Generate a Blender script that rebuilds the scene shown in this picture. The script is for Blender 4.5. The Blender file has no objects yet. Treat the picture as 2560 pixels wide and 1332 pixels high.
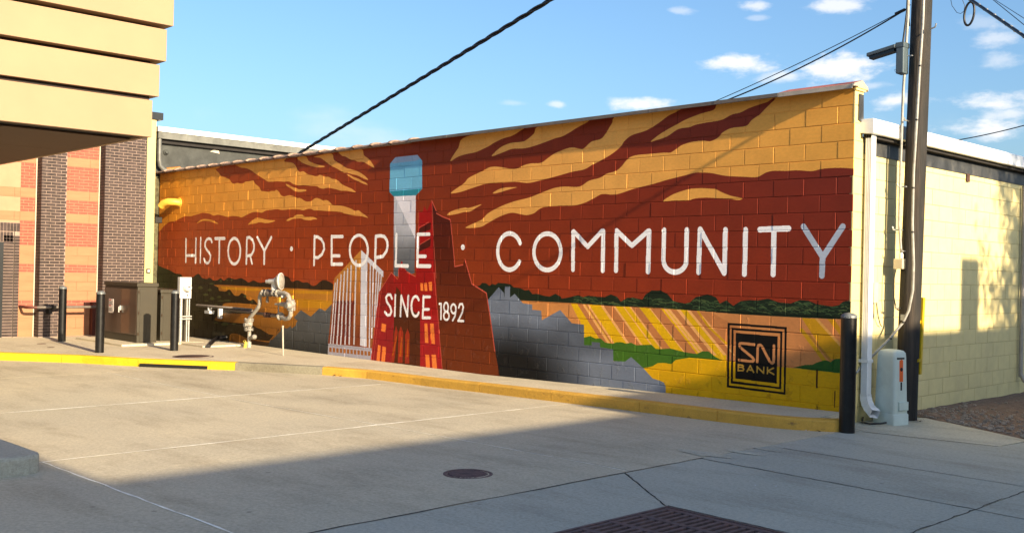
import bpy, bmesh, math, random
import numpy as np
from mathutils import Vector, Matrix
random.seed(4); rng = np.random.default_rng(4)
R = math.radians
scene = bpy.context.scene

# ------------------------------------------------------------------ camera, sky, sun
# world: mural wall lies in y = 0 and runs from x = -18.1 to x = 0, z up, metres
CAM = Vector((5.664, -10.856, 1.67)); F = 2525.0
MX = Vector((0.69262842, 0.01209599, -0.72119315))
MY = Vector((0.72095916, 0.01887889, 0.69272035))
MZ = Vector((0.02199447, -0.99974861, 0.00435534))
cd = bpy.data.cameras.new('camera'); cam = bpy.data.objects.new('camera', cd)
scene.collection.objects.link(cam); scene.camera = cam
cam.matrix_world = Matrix(((MX[0], -MX[1], -MX[2], CAM[0]), (MY[0], -MY[1], -MY[2], CAM[1]),
                           (MZ[0], -MZ[1], -MZ[2], CAM[2]), (0, 0, 0, 1)))
cd.sensor_width = 36; cd.lens = 36 * F / 2560; cd.clip_start = .05; cd.clip_end = 3000

SUN_EL, SUN_AZ = R(17.9), R(6.5)          # azimuth measured from +X towards -Y
sd = Vector((math.cos(SUN_EL) * math.cos(SUN_AZ), -math.cos(SUN_EL) * math.sin(SUN_AZ), math.sin(SUN_EL)))
sl = bpy.data.lights.new('sun', 'SUN'); sl.energy = 5.0; sl.angle = R(.53); sl.color = (1.0, .79, .52)
so = bpy.data.objects.new('sun', sl); scene.collection.objects.link(so); so.location = (20, -5, 15)
so.rotation_euler = sd.to_track_quat('Z', 'Y').to_euler()

def ray(px, py):
    d = Vector(((px - 1280) / F, (py - 666) / F, 1))
    return Vector((MX.dot(d), MY.dot(d), MZ.dot(d)))
def hit(px, py, axis, val):
    r = ray(px, py); return CAM + r * ((val - CAM[axis]) / r[axis])

world = bpy.data.worlds.new('World'); scene.world = world; world.use_nodes = True
wn, wl = world.node_tree.nodes, world.node_tree.links
bg = wn['Background']; bg.inputs['Strength'].default_value = 0.115
sky = wn.new('ShaderNodeTexSky'); sky.sky_type = 'NISHITA'; sky.sun_disc = False
sky.sun_elevation = SUN_EL; sky.sun_rotation = R(90) + SUN_AZ
sky.air_density = 1.05; sky.dust_density = 3.0; sky.ozone_density = 5.5; sky.altitude = 200
def wmath(op, a, b=None, c=None, clamp=False):
    n = wn.new('ShaderNodeMath'); n.operation = op; n.use_clamp = clamp
    for i, v in enumerate((a, b, c)):
        if v is None: continue
        if isinstance(v, (int, float)): n.inputs[i].default_value = v
        else: wl.new(v, n.inputs[i])
    return n.outputs[0]
geo = wn.new('ShaderNodeTexCoord')
sep = wn.new('ShaderNodeSeparateXYZ'); wl.new(geo.outputs['Generated'], sep.inputs[0])
azim = wmath('ARCTAN2', sep.outputs[1], sep.outputs[0]); elev = wmath('ARCSINE', sep.outputs[2])
comb = wn.new('ShaderNodeCombineXYZ'); wl.new(azim, comb.inputs[0]); wl.new(elev, comb.inputs[1])
mp = wn.new('ShaderNodeMapping'); wl.new(comb.outputs[0], mp.inputs[0]); mp.inputs['Scale'].default_value = (1, 2.2, 1)
n1 = wn.new('ShaderNodeTexNoise'); wl.new(mp.outputs[0], n1.inputs['Vector']); n1.inputs['Scale'].default_value = 26; n1.inputs['Detail'].default_value = 7; n1.inputs['Roughness'].default_value = .6
n2 = wn.new('ShaderNodeTexNoise'); wl.new(mp.outputs[0], n2.inputs['Vector']); n2.inputs['Scale'].default_value = 5; n2.inputs['Detail'].default_value = 6
noise = wmath('SUBTRACT', n1.outputs['Fac'], .5)
total = None
CLOUDS = [(1855, 160, 95, 24, 1.), (2085, 172, 118, 33, 1.15), (1980, 190, 90, 15, .7), (1607, 262, 60, 18, 1.), (2095, 12, 85, 20, .8), (1885, 15, 40, 10, .7),
          (1398, 262, 24, 9, .6), (1280, 258, 30, 7, .25), (1700, 28, 36, 8, .4), (2235, 250, 70, 20, .9), (2480, 262, 90, 20, .9), (2520, 285, 80, 16, .7),
          (2470, 325, 120, 22, 1.0), (2500, 90, 70, 26, .55), (2450, 62, 50, 18, .3), (2500, 150, 60, 18, .45), (2180, 215, 60, 9, .4), (1890, 45, 30, 6, .3)]
for (px, py, rx, ry, st) in CLOUDS:
    d = ray(px, py).normalized(); a0 = math.atan2(d.y, d.x); e0 = math.asin(d.z); rx *= 1.15; ry *= 1.25
    d2 = ray(px + rx, py).normalized(); ra = abs(math.atan2(d2.y, d2.x) - a0); re = ry / F
    u = wmath('MULTIPLY', wmath('SUBTRACT', azim, a0), 1 / ra); v = wmath('MULTIPLY', wmath('SUBTRACT', elev, e0), 1 / re)
    q = wmath('SQRT', wmath('ADD', wmath('MULTIPLY', u, u), wmath('MULTIPLY', v, v)))
    m = wmath('MULTIPLY_ADD', noise, 2.8, wmath('SUBTRACT', 1.0, q))
    mr = wn.new('ShaderNodeMapRange'); mr.interpolation_type = 'SMOOTHSTEP'; wl.new(m, mr.inputs[0])
    mr.inputs[1].default_value = -.05; mr.inputs[2].default_value = .95; mr.inputs[4].default_value = st
    total = mr.outputs[0] if total is None else wmath('MAXIMUM', total, mr.outputs[0])
wis = wn.new('ShaderNodeMapRange'); wis.interpolation_type = 'SMOOTHSTEP'; wl.new(n2.outputs['Fac'], wis.inputs[0])
wis.inputs[1].default_value = .60; wis.inputs[2].default_value = .85; wis.inputs[4].default_value = .45
total = wmath('MAXIMUM', total, wis.outputs[0]); total = wmath('MINIMUM', total, 1.0)
tint = wn.new('ShaderNodeMix'); tint.data_type = 'RGBA'; tint.blend_type = 'MULTIPLY'; tint.inputs[0].default_value = 1
wl.new(sky.outputs[0], tint.inputs[6]); tint.inputs[7].default_value = (1.0, .95, .86, 1)
mixc = wn.new('ShaderNodeMix'); mixc.data_type = 'RGBA'; wl.new(total, mixc.inputs[0]); wl.new(tint.outputs[2], mixc.inputs[6])
CLOUDCOL = mixc.inputs[7]; CLOUDCOL.default_value = (3.9, 3.9, 3.95, 1)
wl.new(mixc.outputs[2], bg.inputs['Color'])
vs = scene.view_settings; vs.view_transform = 'Standard'; vs.look = 'None'; vs.gamma = 1; vs.exposure = 1.3; vs.use_curve_mapping = False
scene.cycles.max_bounces = 6

# ------------------------------------------------------------------ helpers
COL = scene.collection
def lin(c):
    return tuple(((x / 255) / 12.92 if x / 255 <= .04045 else ((x / 255 + .055) / 1.055) ** 2.4) for x in c)
class MB:
    def __init__(s): s.v = []; s.f = []; s.m = []; s.mi = 0; s.sm = []
    def add(s, vs_, fs, smooth=False):
        b = len(s.v); s.v += [tuple(map(float, v)) for v in vs_]
        for f in fs: s.f.append(tuple(i + b for i in f)); s.m.append(s.mi); s.sm.append(smooth)
        return s
    def box(s, x0, y0, z0, x1, y1, z1):
        return s.add([(x0, y0, z0), (x1, y0, z0), (x1, y1, z0), (x0, y1, z0), (x0, y0, z1), (x1, y0, z1), (x1, y1, z1), (x0, y1, z1)],
                     [(0, 3, 2, 1), (4, 5, 6, 7), (0, 1, 5, 4), (1, 2, 6, 5), (2, 3, 7, 6), (3, 0, 4, 7)])
    def obox(s, c, ax, ay, az):
        c, ax, ay, az = map(Vector, (c, ax, ay, az))
        P = [c + sx * ax + sy * ay + sz * az for sz in (-1, 1) for sx, sy in ((-1, -1), (1, -1), (1, 1), (-1, 1))]
        return s.add(P, [(0, 3, 2, 1), (4, 5, 6, 7), (0, 1, 5, 4), (1, 2, 6, 5), (2, 3, 7, 6), (3, 0, 4, 7)])
    def prism(s, pts, n):                 # pts planar ring (3d), extruded along vector n
        n = Vector(n); k = len(pts); P = [Vector(p) for p in pts]
        return s.add(P + [p + n for p in P], [tuple(range(k - 1, -1, -1)), tuple(range(k, 2 * k))] + [(i, (i + 1) % k, (i + 1) % k + k, i + k) for i in range(k)])
    def tube(s, pts, r, n=12, closed=False, caps=True):
        pts = [Vector(p) for p in pts]; k = len(pts); rr = r if isinstance(r, (list, tuple)) else [r] * k
        rings = []; up = None
        for i, p in enumerate(pts):
            a = pts[(i - 1) % k] if (i > 0 or closed) else p; b = pts[(i + 1) % k] if (i < k - 1 or closed) else p
            t = (b - a).normalized()
            if up is None: up = Vector((0, 0, 1)) if abs(t.z) < .9 else Vector((0, 1, 0))
            u = (up - t * up.dot(t)).normalized(); up = u; w = t.cross(u)
            rings.append([p + (u * math.cos(j * 2 * math.pi / n) + w * math.sin(j * 2 * math.pi / n)) * rr[i] for j in range(n)])
        V = [v for rg in rings for v in rg]; Fs = []
        for i in range(k if closed else k - 1):
            for j in range(n):
                a = i * n + j; b = i * n + (j + 1) % n; i2 = (i + 1) % k; Fs.append((a, b, i2 * n + (j + 1) % n, i2 * n + j))
        s.add(V, Fs, True)
        if caps and not closed: s.add(rings[0], [tuple(range(n - 1, -1, -1))]); s.add(rings[-1], [tuple(range(n))])
        return s
    def lathe(s, base, prof, axis=(0, 0, 1), n=20):     # prof: [(r, h)]
        base = Vector(base); ax = Vector(axis).normalized(); u = ax.orthogonal().normalized(); w = ax.cross(u)
        V = [base + ax * h + (u * math.cos(j * 2 * math.pi / n) + w * math.sin(j * 2 * math.pi / n)) * max(r, 1e-4) for r, h in prof for j in range(n)]
        Fs = [(i * n + j, i * n + (j + 1) % n, (i + 1) * n + (j + 1) % n, (i + 1) * n + j) for i in range(len(prof) - 1) for j in range(n)]
        s.add(V, Fs, True); k = len(prof)
        if prof[-1][0] > 1e-3: s.add(V[(k - 1) * n:], [tuple(range(n))])
        if prof[0][0] > 1e-3: s.add(V[:n], [tuple(range(n - 1, -1, -1))])
        return s
    def mesh(s, name, origin=(0, 0, 0)):
        o = Vector(origin); me = bpy.data.meshes.new(name)
        me.from_pydata([tuple(Vector(v) - o) for v in s.v], [], s.f)
        me.polygons.foreach_set('material_index', s.m); me.polygons.foreach_set('use_smooth', s.sm); me.update()
        return me
def wloc(o):
    p = Vector((0, 0, 0))
    while o is not None: p += o.location; o = o.parent
    return p
def add(name, me, mats, parent=None, at=None, bevel=0, **props):
    """link mesh `me` (already local to `at`, default the parent's place) as one object"""
    o = bpy.data.objects.new(name, me); COL.objects.link(o)
    if mats is not None and not me.materials:
        for m in (mats if isinstance(mats, (list, tuple)) else [mats]): me.materials.append(m)
    base = wloc(parent) if parent is not None else Vector((0, 0, 0))
    if parent is not None: o.parent = parent
    o.location = (Vector(at) if at is not None else base) - base
    if bevel:
        b = o.modifiers.new('bevel', 'BEVEL'); b.width = bevel; b.segments = 2; b.limit_method = 'ANGLE'; b.angle_limit = R(40)
    for k, v in props.items(): o[k] = v
    return o
def part(name, mb, mats, parent, bevel=0, **props):
    return add(name, mb.mesh(name, wloc(parent)), mats, parent, bevel=bevel, **props)
def thing(name, loc, label, cat, group=None):
    o = bpy.data.objects.new(name, None); COL.objects.link(o); o.location = loc; o.empty_display_size = .2
    o['label'] = label; o['category'] = cat
    if group: o['group'] = group
    return o
def single(name, mb, mats, loc, label, cat, group=None, bevel=0):
    o = add(name, mb.mesh(name, loc), mats, None, at=loc, bevel=bevel); o['label'] = label; o['category'] = cat
    if group: o['group'] = group
    return o
def structure(name, mb, mats, bevel=0):
    return add(name, mb.mesh(name), mats, None, bevel=bevel, kind='structure')

# ------------------------------------------------------------------ materials
def new_mat(name):
    m = bpy.data.materials.new(name); m.use_nodes = True; nt = m.node_tree
    return m, nt.nodes, nt.links, nt.nodes['Principled BSDF']
def MIX(n, l, mode, fac, a, b):
    x = n.new('ShaderNodeMix'); x.data_type = 'RGBA'; x.blend_type = mode
    for sock, v in ((x.inputs[0], fac), (x.inputs[6], a), (x.inputs[7], b)):
        if isinstance(v, bpy.types.NodeSocket): l.new(v, sock)
        elif isinstance(v, tuple): sock.default_value = (*v[:3], 1)
        else: sock.default_value = v
    return x.outputs[2]
def NOISE(n, l, vec, scale, detail=4, rough=.55, lo=.35, hi=.65, stretch=None):
    if stretch:
        mpn = n.new('ShaderNodeMapping'); l.new(vec, mpn.inputs[0]); mpn.inputs['Scale'].default_value = stretch; vec = mpn.outputs[0]
    t = n.new('ShaderNodeTexNoise'); l.new(vec, t.inputs['Vector']); t.inputs['Scale'].default_value = scale
    t.inputs['Detail'].default_value = detail; t.inputs['Roughness'].default_value = rough
    r = n.new('ShaderNodeMapRange'); l.new(t.outputs['Fac'], r.inputs[0]); r.inputs[1].default_value = lo; r.inputs[2].default_value = hi
    return r.outputs[0]
def mat(name, rgb, rough=.6, metal=0, var=.15, scale=6, fine=0, fscale=120, bump=0, bscale=80, stain=None, stain_scale=3, stain_amt=.5, stretch=None, srgb=True, spec=.5, coat=0, rand=0):
    m, n, l, p = new_mat(name); c = lin(rgb) if srgb else rgb
    g = n.new('ShaderNodeNewGeometry'); vec = g.outputs['Position']
    col = c
    if var:
        f = NOISE(n, l, vec, scale, stretch=stretch)
        col = MIX(n, l, 'MIX', f, tuple(x * (1 - var) for x in c), tuple(min(1, x * (1 + var)) for x in c))
    if fine:
        f = NOISE(n, l, vec, fscale, 2); col = MIX(n, l, 'MULTIPLY', 1.0, col, MIX(n, l, 'MIX', f, (1 - fine,) * 3, (1.0,) * 3))
    if stain:
        f = NOISE(n, l, vec, stain_scale, 6, .65, .5, .72); mm = n.new('ShaderNodeMath'); mm.operation = 'MULTIPLY'; l.new(f, mm.inputs[0]); mm.inputs[1].default_value = stain_amt
        col = MIX(n, l, 'MIX', mm.outputs[0], col, lin(stain))
    if rand:
        oi = n.new('ShaderNodeObjectInfo'); r = n.new('ShaderNodeMapRange'); l.new(oi.outputs['Random'], r.inputs[0]); r.inputs[3].default_value = 1 - rand; r.inputs[4].default_value = 1
        cb = n.new('ShaderNodeCombineColor'); [l.new(r.outputs[0], cb.inputs[i]) for i in range(3)]
        col = MIX(n, l, 'MULTIPLY', 1.0, col, cb.outputs[0])
    if isinstance(col, tuple): p.inputs['Base Color'].default_value = (*col, 1)
    else: l.new(col, p.inputs['Base Color'])
    p.inputs['Roughness'].default_value = rough; p.inputs['Metallic'].default_value = metal
    p.inputs['Specular IOR Level'].default_value = spec; p.inputs['Coat Weight'].default_value = coat
    if bump:
        t = n.new('ShaderNodeTexNoise'); l.new(vec, t.inputs['Vector']); t.inputs['Scale'].default_value = bscale; t.inputs['Detail'].default_value = 5
        b = n.new('ShaderNodeBump'); l.new(t.outputs['Fac'], b.inputs['Height']); b.inputs['Distance'].default_value = bump; l.new(b.outputs[0], p.inputs['Normal'])
    return m

M = {}
M['black'] = mat('black_paint', (13, 14, 16), .3, var=.3, scale=9, bump=.0006, bscale=40, stain=(44, 44, 42), stain_scale=14, stain_amt=.3)
M['black_cap'] = mat('bollard_cap', (95, 100, 102), .35, var=.5, scale=60, bump=.003, bscale=70)
M['cream'] = mat('cream_paint', (228, 208, 140), .6, var=.05, scale=3, fine=.06, bump=.0015, bscale=220, stain=(190, 170, 120), stain_scale=2.5, stain_amt=.25)
M['cream_block'] = mat('cream_block_paint', (226, 212, 152), .65, var=.05, scale=5, fine=.08, fscale=200, bump=.0018, bscale=260, stain=(180, 165, 125), stain_scale=1.6, stain_amt=.3, rand=.07)
M['cream_mortar'] = mat('cream_mortar', (196, 180, 124), .7, var=.1, bump=.002, bscale=150)
M['pier_cream'] = mat('pier_cream', (178, 166, 116), .6, var=.03, bump=.001, bscale=120)
M['white_metal'] = mat('white_metal', (225, 228, 230), .35, var=.04, scale=4, stain=(190, 186, 176), stain_scale=6, stain_amt=.25)
M['white_dirty'] = mat('white_dirty', (165, 158, 146), .5, var=.12, scale=9, stain=(120, 110, 98), stain_scale=18, stain_amt=.6)
M['gray_metal'] = mat('grey_metal', (104, 106, 104), .45, .3, var=.15, scale=8, stain=(100, 98, 92), stain_scale=9)
M['dark_flash'] = mat('dark_flashing', (52, 54, 56), .5, var=.35, scale=5, stain=(120, 118, 112), stain_scale=4, stain_amt=.4, bump=.002, bscale=30)
M['terracotta'] = mat('terracotta_ridge', (160, 86, 68), .65, var=.15, scale=12, bump=.001, bscale=90)
M['tile_edge'] = mat('tile_edge', (138, 116, 102), .8, var=.3, scale=14, stain=(58, 46, 36), stain_scale=22, stain_amt=.7, bump=.002, bscale=60)
M['metal_cap'] = mat('metal_coping', (98, 92, 87), .55, var=.2, scale=4, stain=(70, 60, 52), stain_scale=7, stain_amt=.7, stretch=(1, 6, 12), bump=.001, bscale=40)
M['stucco'] = mat('grey_stucco', (64, 67, 66), .85, var=.3, scale=2.2, fine=.12, fscale=60, stain=(40, 43, 44), stain_scale=1.6, stain_amt=.7, bump=.006, bscale=14)
M['stone_old'] = mat('old_stone', (84, 80, 58), .9, var=.45, scale=12, stain=(60, 70, 50), stain_scale=6, stain_amt=.8, bump=.02, bscale=16)
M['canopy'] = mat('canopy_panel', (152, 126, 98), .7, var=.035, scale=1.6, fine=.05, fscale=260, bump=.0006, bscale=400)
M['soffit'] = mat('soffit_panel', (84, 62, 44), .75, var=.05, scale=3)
M['groove_shade'] = mat('canopy_groove_shade', (40, 28, 22), .8, var=0)  # dark core colour paints in the shade of the fascia grooves
M['brick_dark'] = mat('dark_brick', (68, 57, 56), .85, var=.22, scale=30, fine=.2, fscale=300, bump=.002, bscale=120, rand=.28)
M['brick_dark_far'] = mat('dark_brick_mass', (63, 53, 52), .85, var=.35, scale=7, fine=.25, fscale=300, bump=.002, bscale=120)
M['mortar_light'] = mat('light_mortar', (148, 130, 120), .9, var=.1, scale=20, bump=.002, bscale=150)
M['brick_salmon'] = mat('salmon_brick', (136, 78, 64), .85, var=.12, scale=9, fine=.12, fscale=300, bump=.001, bscale=150)
M['mortar_salmon'] = mat('salmon_mortar', (176, 130, 104), .9, var=.05)
M['panel_tan'] = mat('tan_stone_panel', (156, 110, 80), .8, var=.07, scale=2, stretch=(1, 1, 7), fine=.06, fscale=220, bump=.001, bscale=160)
M['sealant'] = mat('sealant', (190, 180, 165), .6, var=0)
M['door_frame'] = mat('dark_door_frame', (38, 42, 46), .35, .4, var=.1)
M['cabinet'] = mat('cabinet_paint', (52, 40, 28), .28, var=.06, scale=6, coat=.35, spec=.6)
M['cabinet_matte'] = mat('cabinet_side_paint', (50, 46, 34), .5, var=.06, scale=6)
M['galv'] = mat('galvanised_steel', (176, 178, 176), .4, .5, var=.12, scale=18)
M['meter_white'] = mat('meter_enamel', (200, 202, 200), .35, var=.05)
M['gas_grey'] = mat('gas_pipe_paint', (140, 137, 130), .5, var=.15, scale=20, stain=(110, 92, 74), stain_scale=16, stain_amt=.5, bump=.001, bscale=80)
M['pipe_grey'] = mat('gas_line_paint', (98, 92, 86), .5, var=.2, scale=12, stain=(80, 56, 44), stain_scale=9)
M['pipe_red'] = mat('maroon_pipe', (84, 38, 30), .5, var=.2)
M['rust'] = mat('rusty_iron', (78, 56, 48), .75, .3, var=.3, scale=22, stain=(112, 66, 44), stain_scale=14, stain_amt=.5, bump=.002, bscale=90)
M['iron'] = mat('cast_iron', (98, 82, 80), .7, .3, var=.25, scale=16, stain=(118, 84, 74), stain_scale=8, stain_amt=.5, bump=.0015, bscale=110)
M['void'] = mat('drain_void', (10, 10, 11), .9, var=0)
M['yellow_pvc'] = mat('yellow_pipe', (205, 185, 80), .5, var=.12, scale=14, stain=(190, 180, 150), stain_scale=12)
M['vent_yellow'] = mat('vent_yellow', (222, 172, 64), .5, var=.08)
M['guard_yellow'] = mat('guard_yellow', (196, 165, 18), .45, var=.12, scale=5, stain=(120, 96, 20), stain_scale=9)
M['pedestal'] = mat('pedestal_plastic', (196, 208, 198), .6, var=.07, scale=4, stain=(160, 168, 156), stain_scale=3, bump=.0006, bscale=300)
M['orange'] = mat('orange_sticker', (222, 96, 34), .5, var=.05)
M['ink'] = mat('black_ink', (14, 14, 14), .6, var=0)
M['paper'] = mat('white_paper', (222, 214, 210), .6, var=.05, scale=40)
M['red_ink'] = mat('red_ink', (190, 40, 40), .6, var=0)
M['cable'] = mat('cable_rubber', (16, 15, 18), .45, var=.2, scale=30)
M['conduit'] = mat('conduit_pvc', (156, 156, 150), .5, var=.15, scale=16, stain=(90, 88, 82), stain_scale=10)
M['fixture'] = mat('fixture_grey', (78, 92, 100), .45, .2, var=.1)
M['lens'] = mat('lamp_lens', (20, 20, 22), .15, var=0)
M['box_beige'] = mat('beige_box', (196, 186, 160), .5, var=.08)
M['copper'] = mat('copper_spout', (180, 124, 66), .4, .35, var=.2, scale=20)
M['roofing'] = mat('roofing', (60, 60, 60), .9, var=.3)
M['caster_wall'] = mat('rendered_wall', (150, 140, 126), .85, var=.15, scale=2)
M['bark'] = mat('tree_bark', (84, 70, 56), .9, var=.3, scale=20, bump=.01, bscale=20)
M['leaf'] = mat('tree_leaf', (66, 88, 38), .6, var=.35, scale=3)
M['litter'] = mat('leaf_litter', (52, 40, 30), .9, var=.4, scale=60)
M['papers'] = mat('paper_scrap', (200, 204, 206), .7, var=.05)

def concrete(name, rgb, warm, crack=0, rand=.06, dirt=(96, 88, 76)):
    m, n, l, p = new_mat(name); c = lin(rgb); w = lin(warm)
    g = n.new('ShaderNodeNewGeometry'); vec = g.outputs['Position']
    col = MIX(n, l, 'MIX', NOISE(n, l, vec, .55, 5, .6, .3, .7), c, w)
    st = NOISE(n, l, vec, 1.1, 7, .7, .48, .75, stretch=(.5, 1.6, 1)); mm = n.new('ShaderNodeMath'); mm.operation = 'MULTIPLY'; l.new(st, mm.inputs[0]); mm.inputs[1].default_value = .6
    col = MIX(n, l, 'MIX', mm.outputs[0], col, lin(dirt))
    fine = NOISE(n, l, vec, 34, 5, .8, .32, .68); col = MIX(n, l, 'MULTIPLY', 1.0, col, MIX(n, l, 'MIX', fine, (.70, .70, .70), (1.12, 1.12, 1.12)))
    v = n.new('ShaderNodeTexVoronoi'); l.new(vec, v.inputs['Vector']); v.inputs['Scale'].default_value = 110
    sp = n.new('ShaderNodeMapRange'); l.new(v.outputs['Distance'], sp.inputs[0]); sp.inputs[1].default_value = .05; sp.inputs[2].default_value = .35; sp.inputs[3].default_value = .78; sp.inputs[4].default_value = 1
    cb = n.new('ShaderNodeCombineColor'); [l.new(sp.outputs[0], cb.inputs[i]) for i in range(3)]
    col = MIX(n, l, 'MULTIPLY', .6, col, cb.outputs[0])
    # sparse dark spots (gum, oil)
    v2 = n.new('ShaderNodeTexVoronoi'); l.new(vec, v2.inputs['Vector']); v2.inputs['Scale'].default_value = 1.6; v2.inputs['Randomness'].default_value = 1
    s2 = n.new('ShaderNodeMapRange'); l.new(v2.outputs['Distance'], s2.inputs[0]); s2.inputs[1].default_value = .02; s2.inputs[2].default_value = .045; s2.inputs[3].default_value = .45; s2.inputs[4].default_value = 0
    col = MIX(n, l, 'MIX', s2.outputs[0], col, lin((70, 62, 56)))
    if rand:
        oi = n.new('ShaderNodeObjectInfo'); r = n.new('ShaderNodeMapRange'); l.new(oi.outputs['Random'], r.inputs[0]); r.inputs[3].default_value = 1 - rand; r.inputs[4].default_value = 1 + rand * .3
        c2 = n.new('ShaderNodeCombineColor'); [l.new(r.outputs[0], c2.inputs[i]) for i in range(3)]
        col = MIX(n, l, 'MULTIPLY', 1.0, col, c2.outputs[0])
    l.new(col, p.inputs['Base Color']); p.inputs['Roughness'].default_value = .85; p.inputs['Specular IOR Level'].default_value = .3
    t = n.new('ShaderNodeTexNoise'); l.new(vec, t.inputs['Vector']); t.inputs['Scale'].default_value = 130; t.inputs['Detail'].default_value = 4
    t2 = n.new('ShaderNodeTexNoise'); l.new(vec, t2.inputs['Vector']); t2.inputs['Scale'].default_value = 3; t2.inputs['Detail'].default_value = 4
    b = n.new('ShaderNodeBump'); l.new(t.outputs['Fac'], b.inputs['Height']); b.inputs['Distance'].default_value = .0022
    b2 = n.new('ShaderNodeBump'); l.new(t2.outputs['Fac'], b2.inputs['Height']); b2.inputs['Distance'].default_value = .008; l.new(b.outputs[0], b2.inputs['Normal']); l.new(b2.outputs[0], p.inputs['Normal'])
    return m
M['conc_drive'] = concrete('driveway_concrete', (188, 180, 158), (202, 192, 166), dirt=(140, 128, 106))
M['conc_alley'] = concrete('alley_concrete', (172, 172, 158), (184, 182, 166), dirt=(128, 120, 104))
M['conc_walk'] = concrete('sidewalk_concrete', (196, 186, 162), (206, 196, 170), rand=.03, dirt=(150, 134, 108))
M['conc_light'] = concrete('light_concrete', (190, 186, 166), (198, 194, 174))
M['conc_grey'] = concrete('grey_kerb_concrete', (128, 124, 108), (142, 138, 120), rand=0)
M['seal'] = mat('joint_sealant', (244, 240, 224), .7, var=.2, scale=10)
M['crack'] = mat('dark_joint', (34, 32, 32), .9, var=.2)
M['gravel'] = mat('gravel_soil', (120, 98, 82), .95, var=.3, scale=9, fine=.4, fscale=45, stain=(150, 136, 122), stain_scale=30, stain_amt=.6, bump=.02, bscale=26)
M['ground'] = mat('asphalt_ground', (92, 90, 86), .95, var=.2, scale=.4, fine=.2, fscale=40)
def kerb_paint(name, rgb, worn):
    m, n, l, p = new_mat(name); g = n.new('ShaderNodeNewGeometry'); vec = g.outputs['Position']
    col = MIX(n, l, 'MIX', NOISE(n, l, vec, 5, 4, .6, .3, .7), lin(rgb), tuple(x * .82 for x in lin(rgb)))
    col = MIX(n, l, 'MIX', NOISE(n, l, vec, 9, 8, .75, .60, .66, stretch=(1, 1, 2.5)), col, lin(worn))
    fine = NOISE(n, l, vec, 60, 3, .7); col = MIX(n, l, 'MULTIPLY', 1.0, col, MIX(n, l, 'MIX', fine, (.85,) * 3, (1.,) * 3))
    l.new(col, p.inputs['Base Color']); p.inputs['Roughness'].default_value = .65
    t = n.new('ShaderNodeTexNoise'); l.new(vec, t.inputs['Vector']); t.inputs['Scale'].default_value = 30; t.inputs['Detail'].default_value = 6
    b = n.new('ShaderNodeBump'); l.new(t.outputs['Fac'], b.inputs['Height']); b.inputs['Distance'].default_value = .006; l.new(b.outputs[0], p.inputs['Normal'])
    return m
M['kerb_bright'] = kerb_paint('bright_yellow_kerb', (212, 182, 30), (180, 150, 80))
M['kerb_ochre'] = kerb_paint('ochre_kerb', (216, 168, 66), (150, 112, 60))
def wood_pole():
    m, n, l, p = new_mat('pole_wood'); g = n.new('ShaderNodeNewGeometry'); vec = g.outputs['Position']
    grain = NOISE(n, l, vec, 28, 6, .65, .35, .65, stretch=(1, 1, .06)); col = MIX(n, l, 'MIX', grain, lin((34, 29, 25)), lin((70, 61, 52)))
    col = MIX(n, l, 'MIX', NOISE(n, l, vec, 5, 5, .6, .42, .62, stretch=(1, 1, .3)), col, lin((44, 42, 40)))
    # one side of the shaft coloured darker, broken up by noise
    sp = n.new('ShaderNodeSeparateXYZ'); l.new(vec, sp.inputs[0]); dt = n.new('ShaderNodeVectorMath'); dt.operation = 'DOT_PRODUCT'; l.new(vec, dt.inputs[0]); b0_, b1_ = hit(2264, 1046, 1, .93), hit(2305, 0, 1, .93); lean = (b1_.x - b0_.x) / (b1_.z - b0_.z)
    dt.inputs[1].default_value = (.69, .72, -.69 * lean); q = n.new('ShaderNodeMath'); q.operation = 'SUBTRACT'; l.new(dt.outputs['Value'], q.inputs[0]); q.inputs[1].default_value = .69 * (b0_.x - lean * b0_.z) + .72 * .93
    r = n.new('ShaderNodeMapRange'); l.new(q.outputs[0], r.inputs[0]); r.inputs[1].default_value = -.01; r.inputs[2].default_value = .035
    nz = NOISE(n, l, vec, 7, 4, .6, .2, .55, stretch=(1, 1, .4)); mm = n.new('ShaderNodeMath'); mm.operation = 'MULTIPLY'; l.new(r.outputs[0], mm.inputs[0]); l.new(nz, mm.inputs[1])
    col = MIX(n, l, 'MIX', mm.outputs[0], col, lin((26, 26, 25)))
    l.new(col, p.inputs['Base Color']); p.inputs['Roughness'].default_value = .8
    t = n.new('ShaderNodeTexNoise'); mpn = n.new('ShaderNodeMapping'); l.new(vec, mpn.inputs[0]); mpn.inputs['Scale'].default_value = (1, 1, .05); l.new(mpn.outputs[0], t.inputs['Vector']); t.inputs['Scale'].default_value = 60; t.inputs['Detail'].default_value = 5
    b = n.new('ShaderNodeBump'); l.new(t.outputs['Fac'], b.inputs['Height']); b.inputs['Distance'].default_value = .012; l.new(b.outputs[0], p.inputs['Normal'])
    return m
M['pole'] = wood_pole()

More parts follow.
